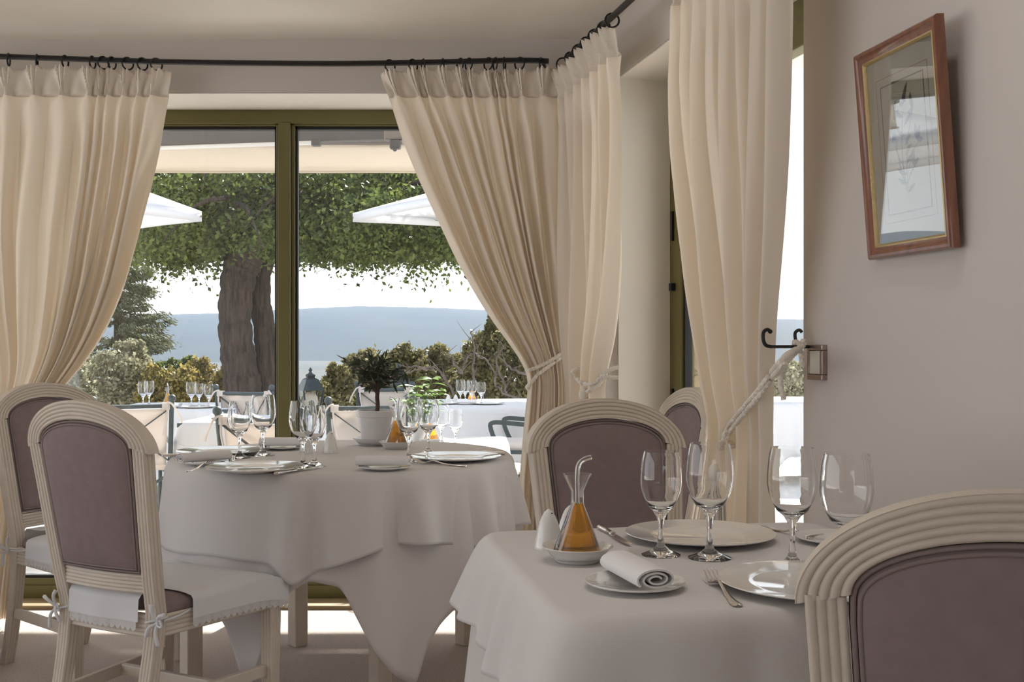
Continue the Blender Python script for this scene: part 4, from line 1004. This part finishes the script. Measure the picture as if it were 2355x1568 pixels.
otable('terrace table at the right in front of the trees', 'white cloth on the right terrace table', (-.22, 10.1), 1.15, .10)
otable('terrace table just outside the window behind the potted olive', 'sunlit white cloth on the terrace table just outside the window', (-.45, 6.05), .85, .0)
otable('terrace table glimpsed beyond the garden door', 'white cloth on the table beyond the garden door', (2.72, 10.6), 1.0, .0)
ZP = ZTO + .005
# terrace chairs
def make_tchair():
    t = thing('terrace_chair', '', 'chair', group='dark iron terrace chairs')
    for s_ in (-1, 1):
        MB().tube([(s_ * .25, -.25, 0), (s_ * .25, -.27, .45), (s_ * .25, -.36, .90)], .016, 8).sphere((s_ * .25, -.363, .925), .027, 10).build('rear_post', m_verd, t, 60)
        MB().tube([(s_ * .25, .22, 0), (s_ * .25, .22, .42)], .014, 8).sphere((s_ * .25, .22, .445), .022, 10).build('front_leg', m_verd, t, 60)
        MB().sweep(spline([(s_ * .25, -.30, .62), (s_ * .25, .0, .645), (s_ * .25, .17, .65), (s_ * .25, .19, .60), (s_ * .25, .13, .47), (s_ * .25, .05, .425)], 5), [(-.018, -.004), (.018, -.004), (.018, .004), (-.018, .004)], ref=(1, 0, 0)).build('armrest', m_verd, t, 40)
        MB().box((s_ * .25, -.01, .415), (.03, .48, .03)).build('side_rail', m_verd, t, 0)
        MB().sweep([(-s_ * .24, -.285, .50), (s_ * .24, -.352, .86)], [(-.012, -.004), (.012, -.004), (.012, .004), (-.012, .004)]).build('back_brace', m_verd, t, 0)
        MB().tube([(-s_ * .25, .20, .02), (s_ * .25, -.22, .40)], .011, 6).build('leg_brace', m_verd, t)
    MB().tube([(-.25, -.355, .875), (.25, -.355, .875)], .014, 8).build('top_bar', m_verd, t)
    MB().tube([(-.25, .22, .41), (.25, .22, .41)], .012, 8).build('front_bar', m_verd, t)
    MB().grid(14, 10, lambda u, v: (lerp(-.225, .225, u), lerp(-.335, -.262, v) + .03 * math.sin(PI * u) * math.sin(PI * v), lerp(.855, .47, v))).build('back_sling', m_sling, t, 180, thick=.004)
    rings = [[(x * k, -.01 + y * k * .94, z) for x, y in [(-.235, -.23), (0, -.235), (.235, -.23), (.24, 0), (.235, .23), (0, .235), (-.235, .23), (-.24, 0)]] for z, k in ((.43, .95), (.445, 1), (.475, 1), (.492, .93), (.497, .5))]
    MB().loft(rings).build('seat_cushion', m_sling, t, 60)
    for s_ in (-1, 1):
        m_ = MB()
        m_.tube(spline([(s_ * .22, -.372, .89), (s_ * .215, -.385, .80), (s_ * .19, -.38, .68)], 6), .007, 5)
        m_.tube(spline([(s_ * .22, -.36, .90), (s_ * .25, -.395, .885), (s_ * .30, -.39, .80), (s_ * .31, -.39, .76)], 6), .007, 5)
        m_.box((s_ * .21, -.355, .873), (.05, .045, .045)); m_.build('ribbon', m_sling, t, 60)
    return t
tch = make_tchair(); tcu = []
def tchair(label, px, pyt, Y, face):
    a = math.radians(face); f = Vector((math.sin(a), math.cos(a), 0)); p = Vector(((px - CX) / F * Y, Y, ZO)) + f * .35
    place(tch, tcu, label, p, -a)
tchair('dark iron terrace chair with ribbons behind the left foreground chair', 305, 0, 7.35, -25)
tchair('dark iron terrace chair in front of the big tree trunk', 562, 0, 9.2, 12)
tchair('dark iron terrace chair behind the left pair of wine glasses', 598, 0, 6.05, 14)
tchair('dark iron terrace chair behind the potted olive', 845, 0, 7.2, -6)
tchair('dark iron terrace chair farthest back beside the lantern', 885, 0, 9.9, 6)
tchair('dark iron armchair with white cushion at the right terrace table', 1292, 0, 9.1, -78)
# things on the terrace tables
tg = 'wine glasses on the terrace tables'
def tglass(big, px, Y, label): glass(big, px, 0, label, ZP, tg, Y)
tglass(1, 329, 9.35, 'left one of two wine glasses on the back left terrace table'); tglass(1, 343, 9.55, 'right one of two wine glasses on the back left terrace table')
tglass(1, 440, 9.25, 'leftmost of three wine glasses right of the oil bottle on the back left terrace table')
tglass(0, 458, 9.4, 'middle of three wine glasses right of the oil bottle on the back left terrace table'); tglass(0, 480, 9.25, 'rightmost of three wine glasses right of the oil bottle on the back left terrace table')
tglass(1, 1059, 9.8, 'leftmost of four wine glasses on the right terrace table'); tglass(0, 1070, 9.95, 'second from left of four wine glasses on the right terrace table')
tglass(1, 1085, 9.7, 'third from left of four wine glasses on the right terrace table'); tglass(0, 1107, 9.7, 'rightmost of four wine glasses on the right terrace table')
tglass(1, 1015, 5.95, 'sunlit wine glass behind the rightmost glass of the round table'); tglass(0, 1047, 5.85, 'sunlit wine glass between the round table and the right terrace table')
def tbottle(px, Y, l1, l2): bottle(((px - CX) / F * Y, Y, ZP), l1, l2, 2.0)
tbottle(386, 9.5, 'conical oil bottle on the back left terrace table', 'saucer of the oil bottle on the back left terrace table')
tbottle(1085, 10.0, 'conical oil bottle among the glasses on the right terrace table', 'saucer of the oil bottle on the right terrace table')
tbottle(993, 6.0, 'sunlit conical oil bottle just outside the window', 'saucer of the sunlit oil bottle just outside the window')
for px, Y, l in ((1031, 9.9, 'left white shaker on the right terrace table'), (1048, 9.9, 'right white shaker on the right terrace table')):
    place(sk, sku, l, ((px - CX) / F * Y, Y, ZP), 0, 'porcelain shakers')
def tplate(px, Y, l): place(ch, chu, l, ((px - CX) / F * Y, Y, ZP), 0, 'charger plates')
tplate(455, 9.22, 'white charger plate on the back left terrace table'); tplate(1018, 9.75, 'left white charger plate on the right terrace table'); tplate(1122, 9.72, 'right white charger plate on the right terrace table')
tplate(560, 7.85, 'white charger plate on the terrace table behind the left wine glasses')
def tnap(px, Y, l, rz, l2):
    p = Vector(((px - CX) / F * Y, Y, ZP)); place(sp_, spu, l2, p, 0, 'side plates'); nap(p, l, rz)
tnap(395, 9.2, 'folded white napkin in front of the oil bottle on the back left terrace table', 1.3, 'side plate under the napkin on the back left terrace table')
tnap(1073, 9.68, 'folded white napkin in front of the four glasses on the right terrace table', 1.57, 'side plate under the napkin on the right terrace table')
tnap(512, 7.75, 'rolled white napkin on the terrace table behind the left wine glasses', 1.4, 'side plate under the napkin on the table behind the left wine glasses')
# little plant on the sunlit table
gp = Vector(((962 - CX) / F * 6.1, 6.1, ZP))
t = thing('potted_plant', 'bright green leafy plant in a white pot just outside the window', 'plant', gp)
pot_mesh(MB(), .045, .062, .11).build('pot', m_pot, t, 40)
MB().lathe([(0, .10), (.054, .099), (.054, .09), (0, .09)], 20).build('soil', m_soil, t, 30)
lm2 = [leaf_mesh('leaf', m_lplant, .092, .013, .3), leaf_mesh('leaf', m_lplant, .075, .016, .5)]
mb = MB(); rnd = random.Random(31); lf_ = []
for k, (dx, dy, h) in enumerate(((.075, 0, .345), (-.015, .02, .30), (.03, -.02, .25), (.12, .01, .28), (-.06, 0, .22))):
    pts = spline([(dx * .2, dy, .10), (dx * .6, dy, .10 + (h - .1) * .6), (dx, dy, h)], 5); mb.tube(pts, .003, 5)
    for j in range(13):
        i = min(len(pts) - 1, 3 + int(j * (len(pts) - 3) / 11)); a = j * 2.4
        lf_.append((pts[i], (math.cos(a), math.sin(a), .35)))
mb.build('stem', m_lplant, t)
for p, d_ in lf_: put_leaf(rnd.choice(lm2), t, p, d_, rnd.uniform(-.5, .5), rnd.uniform(.8, 1.2))
# lanterns on low posts
def lantern(label, px, pyt, Y):
    p = Vector(((px - CX) / F * Y, Y, ZO)); top = zb(pyt, Y) - ZO
    t = thing('lantern', label, 'lantern', p, .5, 'lanterns on the terrace edge'); s = .128
    def ring(r_, z): return [(r_ * math.cos(a), r_ * math.sin(a), z) for a in [PI / 4 + PI / 2 * i for i in range(4)]]
    z1 = top - .06
    MB().loft([ring(s * 1.18, z1 - .165), ring(s * 1.1, z1 - .15), ring(s * .66, z1 - .06), ring(s * .34, z1 - .045), ring(s * .42, z1 - .02), ring(s * .12, z1)]).build('roof', m_lant, t, 20)
    MB().lathe([(0, 0), (.02, 0), (.012, .02), (.022, .03), (.010, .045), (0, .062)], 12, (0, 0, z1 - .004)).build('finial', m_lant, t)
    zb0, zb1 = z1 - .40, z1 - .165
    for i in range(4):
        a = PI / 4 + PI / 2 * i
        MB().tube([(s * .72 * math.cos(a), s * .72 * math.sin(a), zb0), (s * 1.08 * math.cos(a), s * 1.08 * math.sin(a), zb1)], .010, 6).build('upright', m_lant, t)
    for i in range(4):
        a, b = PI / 4 + PI / 2 * i, PI / 4 + PI / 2 * (i + 1)
        q0 = [(s * .70 * math.cos(w), s * .70 * math.sin(w), zb0) for w in (a, b)]; q1 = [(s * 1.05 * math.cos(w), s * 1.05 * math.sin(w), zb1) for w in (b, a)]
        MB().add(q0 + q1, [(0, 1, 2, 3)]).build('pane', m_pane, t, 0)
    MB().sphere((0, 0, zb0 + .13), .072, 16, 1.3).build('globe', m_opal, t, 180)
    MB().loft([ring(s * .78, zb0 - .03), ring(s * .78, zb0)]).build('base', m_lant, t, 0)
    MB().tube([(0, 0, 0), (0, 0, max(.05, zb0 - .03))], .035, 10).build('post', m_lant, t)
lantern('dark green lantern right of the window mullion', 714, 843, 10.6)
lantern('dark green lantern half hidden behind the potted olive', 917, 834, 10.9)

# ------------------------------------------------------------------ trees and shrubs
def leafcloud(C, L, wd_, mat, name, parent, droop=0.0, dirs=None):
    n = len(C); C = np.asarray(C)
    d = rng.normal(size=(n, 3)) if dirs is None else dirs + rng.normal(size=(n, 3)) * .35
    d[:, 2] -= droop; d /= np.linalg.norm(d, axis=1)[:, None] + 1e-9
    r_ = rng.normal(size=(n, 3)); s = np.cross(d, r_); s /= np.linalg.norm(s, axis=1)[:, None] + 1e-9
    k = rng.uniform(.65, 1.3, size=(n, 1)); nr = np.cross(d, s)
    a = C - d * L * k * .5; b = C + s * wd_ * k + nr * wd_ * .3; c = C + d * L * k * .5; e_ = C - s * wd_ * k + nr * wd_ * .3
    V = np.stack([a, b, c, e_], 1).reshape(-1, 3)
    me = bpy.data.meshes.new(name); me.vertices.add(4 * n); me.vertices.foreach_set('co', V.ravel().astype(np.float32))
    me.loops.add(4 * n); me.loops.foreach_set('vertex_index', np.arange(4 * n, dtype=np.int32))
    me.polygons.add(n); me.polygons.foreach_set('loop_start', np.arange(0, 4 * n, 4, dtype=np.int32)); me.update(calc_edges=True)
    me.materials.append(mat); o_ = bpy.data.objects.new(name, me); COL.objects.link(o_); o_.parent = parent; o_['kind'] = 'stuff'; return o_
def clump(cs, n, shell=.5):                               # points spread through a set of ellipsoids (centre, radii), denser near the surface
    w = np.array([r_[0] * r_[1] * r_[2] for c, r_ in cs]) ** .6; w /= w.sum(); out = []
    for (c, r_), k in zip(cs, w):
        m = int(n * k) + 1; u = rng.normal(size=(m, 3)); u /= np.linalg.norm(u, axis=1)[:, None]; q_ = rng.uniform(shell, 1.0, size=(m, 1)) ** .6
        out.append(np.array(c) + u * q_ * np.array(r_) * (1 + .12 * rng.normal(size=(m, 1))))
    return np.concatenate(out)
# the big holm oak
YT = 13.0
def lx(px, Y=YT): return (px - CX) / F * Y
t = thing('oak_tree', 'big evergreen oak with forked dark trunk arching over the terrace', 'tree', (0, 0, 0))
def trunk_mb(ctrl, n=14):
    pts = spline([P(px, py, Y) for px, py, Y, r_ in ctrl], 8); rr = []
    m = len(ctrl)
    for i in range(len(pts)): rr.append(interp([(k * 8, c[3]) for k, c in enumerate(ctrl)], i) * (1 + .05 * math.sin(i * 1.1) + .03 * math.sin(i * 2.7)))
    return MB().tube(pts, rr, n)
base_y = CY + (CH - ZO) * F / YT
trunk_mb([(565, base_y + 5, YT, .33), (566, 960, YT, .27), (560, 900, YT, .215), (548, 820, YT, .20), (540, 740, YT, .19), (545, 660, YT, .195), (560, 600, YT, .22), (596, 545, YT - .2, .19), (634, 480, YT - .3, .15), (655, 400, YT - .2, .12), (660, 330, YT, .09)], 20).build('trunk', m_bark, t, 180)
trunk_mb([(600, base_y + 5, YT + .3, .30), (603, 960, YT + .3, .22), (612, 880, YT + .25, .15), (612, 780, YT + .25, .14), (600, 700, YT + .3, .125), (605, 620, YT + .3, .11), (640, 540, YT + .5, .09), (700, 470, YT + .8, .07)], 16).build('trunk', m_bark, t, 180)
trunk_mb([(545, 640, YT, .12), (536, 560, YT + .1, .09), (540, 500, YT + .2, .07), (500, 420, YT + .5, .05), (420, 330, YT + 1, .04)], 12).build('limb', m_bark, t, 180)
mb = MB(); rnd = random.Random(8)
for k in range(26):
    p0 = P(rnd.uniform(420, 960), rnd.uniform(380, 470), YT + rnd.uniform(-1.2, 1.2)); p1 = p0 + Vector((rnd.uniform(-1.0, 1.0), rnd.uniform(-.6, .6), rnd.uniform(-.7, -.1)))
    mb.tube(spline([p0, p0.lerp(p1, .5) + Vector((0, 0, .15)), p1], 4), [.03, .028, .026, .024, .02, .016, .012, .008, .006], 5)
mb.build('branches', m_bark, t, 180)['kind'] = 'stuff'
cs = []
for px in range(250, 1150, 42):
    low = interp([(250, 590), (330, 588), (400, 612), (480, 600), (560, 588), (700, 605), (760, 600), (860, 612), (960, 598), (1060, 602), (1150, 590)], px)
    for kk in range(3):
        Y = YT + rnd.uniform(-1.3, 1.5); r_ = rnd.uniform(.32, .5)
        pyb = low + rnd.uniform(-4, 16) - kk * 62; c = P(px + rnd.uniform(-15, 15), pyb, Y); cs.append(((c.x, c.y, c.z + r_ * .8), (r_ * 1.15, r_ * 1.15, r_ * .8)))
cs += [((lx(px), YT + .6, zb(py, YT)), (1.2, 1.5, .75)) for px, py in ((320, 430), (520, 420), (800, 420), (1000, 430), (300, 490), (480, 500), (780, 480), (960, 500))]
cs = [(c, r_) for c, r_ in cs if not (abs(c[0] - lx(575)) < .35 and c[2] < zb(560, YT))]
for px in range(300, 1120, 13):
    low = interp([(250, 590), (330, 588), (400, 612), (480, 600), (560, 588), (700, 605), (760, 600), (860, 612), (960, 598), (1060, 602), (1150, 590)], px)
    if 505 < px < 615: continue
    c = P(px, low - rnd.uniform(14, 34), YT + rnd.uniform(-.9, .9)); cs.append(((c.x, c.y, c.z), (rnd.uniform(.10, .18), .16, rnd.uniform(.12, .22))))
leafcloud(clump(cs, 95000, .2), .066, .019, m_loak, 'foliage', t, .25)
# cedar at the left
YCd = 21.0
t = thing('cedar_tree', 'dark conifer with drooping tiered branches beside the left curtain', 'tree', (0, 0, 0))
ct = P(272, 560, YCd); cbm = Vector((ct.x, YCd, -3.0))
MB().tube([cbm, ct], [.22, .03], 10).build('trunk', m_bark, t, 180)
mb = MB(); Cn, Dn = [], []
for k in range(64):
    z = lerp(ct.z - .1, .1, (k / 63) ** .9); Rl = lerp(.25, 1.25, (k / 63) ** .55) * rnd.uniform(.75, 1.15); a = k * 2.4 if k % 3 else rnd.uniform(-.5, .5)
    p0 = Vector((ct.x, YCd, z)); dv = Vector((math.cos(a), math.sin(a), 0)); pts = spline([p0, p0 + dv * Rl * .5 + Vector((0, 0, -.08)), p0 + dv * Rl + Vector((0, 0, -.02 + rnd.uniform(-.1, .12)))], 7)
    mb.tube(pts, [.018 * (1 - .8 * i / len(pts)) for i in range(len(pts))], 4)
    for i, p in enumerate(pts):
        for q_ in range(34):
            off = Vector((rnd.gauss(0, .07), rnd.gauss(0, .07), rnd.uniform(-.12, .03))) * (.4 + .6 * i / len(pts)); Cn.append(p + off); Dn.append(dv * .8 + Vector((0, 0, -.5)))
mb.build('branches', m_bark, t, 180)['kind'] = 'stuff'
leafcloud(np.array([tuple(p) for p in Cn]), .09, .010, m_lcedar, 'foliage', t, 0, np.array([tuple(p) for p in Dn]))
# shrubs along the terrace edge
def shrub(name, label, mat, blobs, n, L=.06, w=.02, Y0=13.5, stems=6, up=0.0, cat='shrub'):
    """blobs: (px, py centre, Y, radius x in px, radius z in px)"""
    t = thing(name, label, cat, (lx(blobs[0][0], blobs[0][2]), blobs[0][2], -.15))
    base = Vector(t.location); cs = []
    for px, py, Y, rx_, rz_ in blobs:
        c = P(px, py, Y) - base; k = Y / F; cs.append(((c.x, c.y, c.z), (rx_ * k, rx_ * k * .9, rz_ * k)))
    sub = []
    for c, r_ in cs:
        sub.append((c, tuple(q_ * .8 for q_ in r_)))
        for j in range(16):
            u = Vector((rnd.gauss(0, 1), rnd.gauss(0, 1), rnd.gauss(.25, 1))).normalized(); sub.append(((c[0] + u.x * r_[0] * .8, c[1] + u.y * r_[1] * .8, c[2] + u.z * r_[2] * .8), tuple(q_ * rnd.uniform(.16, .34) for q_ in r_)))
    leafcloud(clump(sub, n, .5), L, w, mat, 'foliage', t, -up)
    mb = MB()
    for c, r_ in cs:
        for j in range(stems):
            e_ = Vector(c) + Vector((rnd.uniform(-.6, .6) * r_[0], rnd.uniform(-.4, .4) * r_[1], rnd.uniform(.2, .75) * r_[2])); b = Vector((c[0] + rnd.uniform(-.1, .1), c[1] + rnd.uniform(-.1, .1), -.5))
            mb.tube(spline([b, b.lerp(e_, .5) + Vector((rnd.uniform(-.1, .1), 0, 0)), e_], 4), [.03 - .0027 * i for i in range(9)], 5)
    mb.build('stems', m_twig, t, 180)
    return t
shrub('shrub', 'silvery green shrub below the left curtain', m_lgrey, [(250, 880, 13.6, 95, 88), (170, 900, 13.0, 70, 70), (300, 830, 14.0, 50, 55)], 13000, .06, .018)
shrub('shrub', 'yellowing autumn shrub behind the back left terrace table', m_lyel, [(400, 905, 13.4, 75, 75), (470, 890, 13.8, 60, 70), (350, 900, 13.2, 40, 60)], 11000, .055, .016, up=.6)
shrub('shrub', 'dark green shrub between the silvery and the yellowing shrubs', m_loak, [(345, 865, 14.8, 38, 40), (430, 860, 15.5, 60, 40)], 4500, .06, .02)
shrub('shrub', 'olive green shrub behind the lantern by the mullion', m_lolive, [(775, 900, 14.0, 50, 62), (740, 925, 13.6, 45, 45)], 8000, .06, .018)
shrub('shrub', 'olive green shrub behind the potted olive', m_lolive, [(870, 875, 15.0, 85, 82), (930, 870, 15.2, 60, 75), (815, 890, 15.0, 50, 60)], 13000, .06, .018)
shrub('shrub', 'olive green shrub behind the right terrace table', m_lolive, [(1010, 875, 15.5, 75, 82), (1060, 900, 15.0, 60, 60), (960, 890, 15.0, 45, 60)], 12000, .06, .018)
t = shrub('tree', 'leafy tree with bare grey branches left of the right window curtain', m_lolive, [(1100, 830, 14.6, 50, 72), (1170, 850, 14.4, 70, 95), (1210, 760, 14.6, 70, 75), (1130, 770, 14.8, 18, 50), (1250, 880, 14.0, 70, 70)], 17000, .065, .02, cat='tree')
mb = MB(); b_ = Vector(t.location)
for pts in ([(1092, 930), (1088, 870), (1090, 800), (1085, 760)], [(1230, 930), (1160, 905), (1140, 880), (1130, 840), (1100, 820), (1080, 812)], [(1165, 905), (1155, 870), (1140, 830), (1165, 800)], [(1060, 860), (1045, 838), (1020, 808)], [(1060, 860), (1070, 835), (1082, 815)], [(1215, 862), (1180, 850), (1165, 835), (1145, 822)], [(1050, 920), (1030, 880), (1000, 850), (960, 852), (925, 858)], [(1000, 850), (960, 842), (930, 850)]):
    Yb = 13.6; pp = spline([P(px, py, Yb) - b_ for px, py in pts], 5); pp = [p + Vector((rnd.gauss(0, .012), 0, rnd.gauss(0, .012))) for p in pp]
    mb.tube(pp, [.019 * (1 - .7 * i / len(pp)) for i in range(len(pp))], 6)
    for p in pp[2::3]:
        e_ = p + Vector((rnd.uniform(-.22, .22), rnd.uniform(-.1, .1), rnd.uniform(.02, .28))); mb.tube([p, p.lerp(e_, .5) + Vector((rnd.gauss(0, .02), 0, 0)), e_], [.008, .005, .002], 4)
mb.build('bare_branches', m_twig, t, 180)
shrub('shrub', 'grey green shrub seen through the garden door gap', m_lgrey, [(1815, 880, 14.0, 60, 50)], 3500, .06, .02)

# ------------------------------------------------------------------ far land and its haze
def land(u, v):
    y = 14 + 1100 * v ** 2.2; x = lerp(-1, 1, u) * (30 + .75 * y)
    z = lerp(-.6, -15, sstep(0, .32, v)) + (1.2 * math.sin(x * .05) * math.sin(y * .021) if v > .2 else 0)
    return (x, y, z)
o = MB().grid(60, 50, land).build('ground_valley', m_val, smooth=180); tag(o, 'hazy valley floor below the hill', 'ground', kind='structure')
prof = [(-900, 735), (0, 733), (360, 727), (500, 722), (600, 718), (700, 713), (830, 705.5), (950, 709), (1110, 714), (1250, 716), (1800, 735), (2600, 760), (3400, 765)]
def hill(u, v):
    y = lerp(860, 1500, v); px = lerp(-900, 3400, u); ztop = CH + (CY - interp(prof, px)) / F * 1500
    x = (px - CX) / F * 1500 * lerp(.75, 1, v)
    h = math.sin(PI / 2 * min(1, v * 1.02)) ** 1.15
    return (x, y, lerp(-16, ztop, h) + .8 * math.sin(px * .021 + 7 * v) * math.sin(PI * v) + .35 * math.sin(px * .13) * v)
o = MB().grid(260, 24, hill).build('hill', m_hill, smooth=180); tag(o, 'long flat topped wooded hill on the horizon', 'hill')
hz_ = bpy.data.materials.new('blue haze'); hz_.use_nodes = True; n = hz_.node_tree; n.nodes.remove(n.nodes['Principled BSDF'])
vs_ = n.nodes.new('ShaderNodeVolumeScatter'); vs_.inputs['Color'].default_value = (.20, .46, 1.0, 1); vs_.inputs['Density'].default_value = .00014; vs_.inputs['Anisotropy'].default_value = .2
n.links.new(vs_.outputs[0], n.nodes['Material Output'].inputs['Volume'])
o = MB().box((0, 840, 25), (2600, 1560, 90)).build('haze', hz_, smooth=0); tag(o, 'blue summer haze filling the valley', 'haze', kind='stuff')
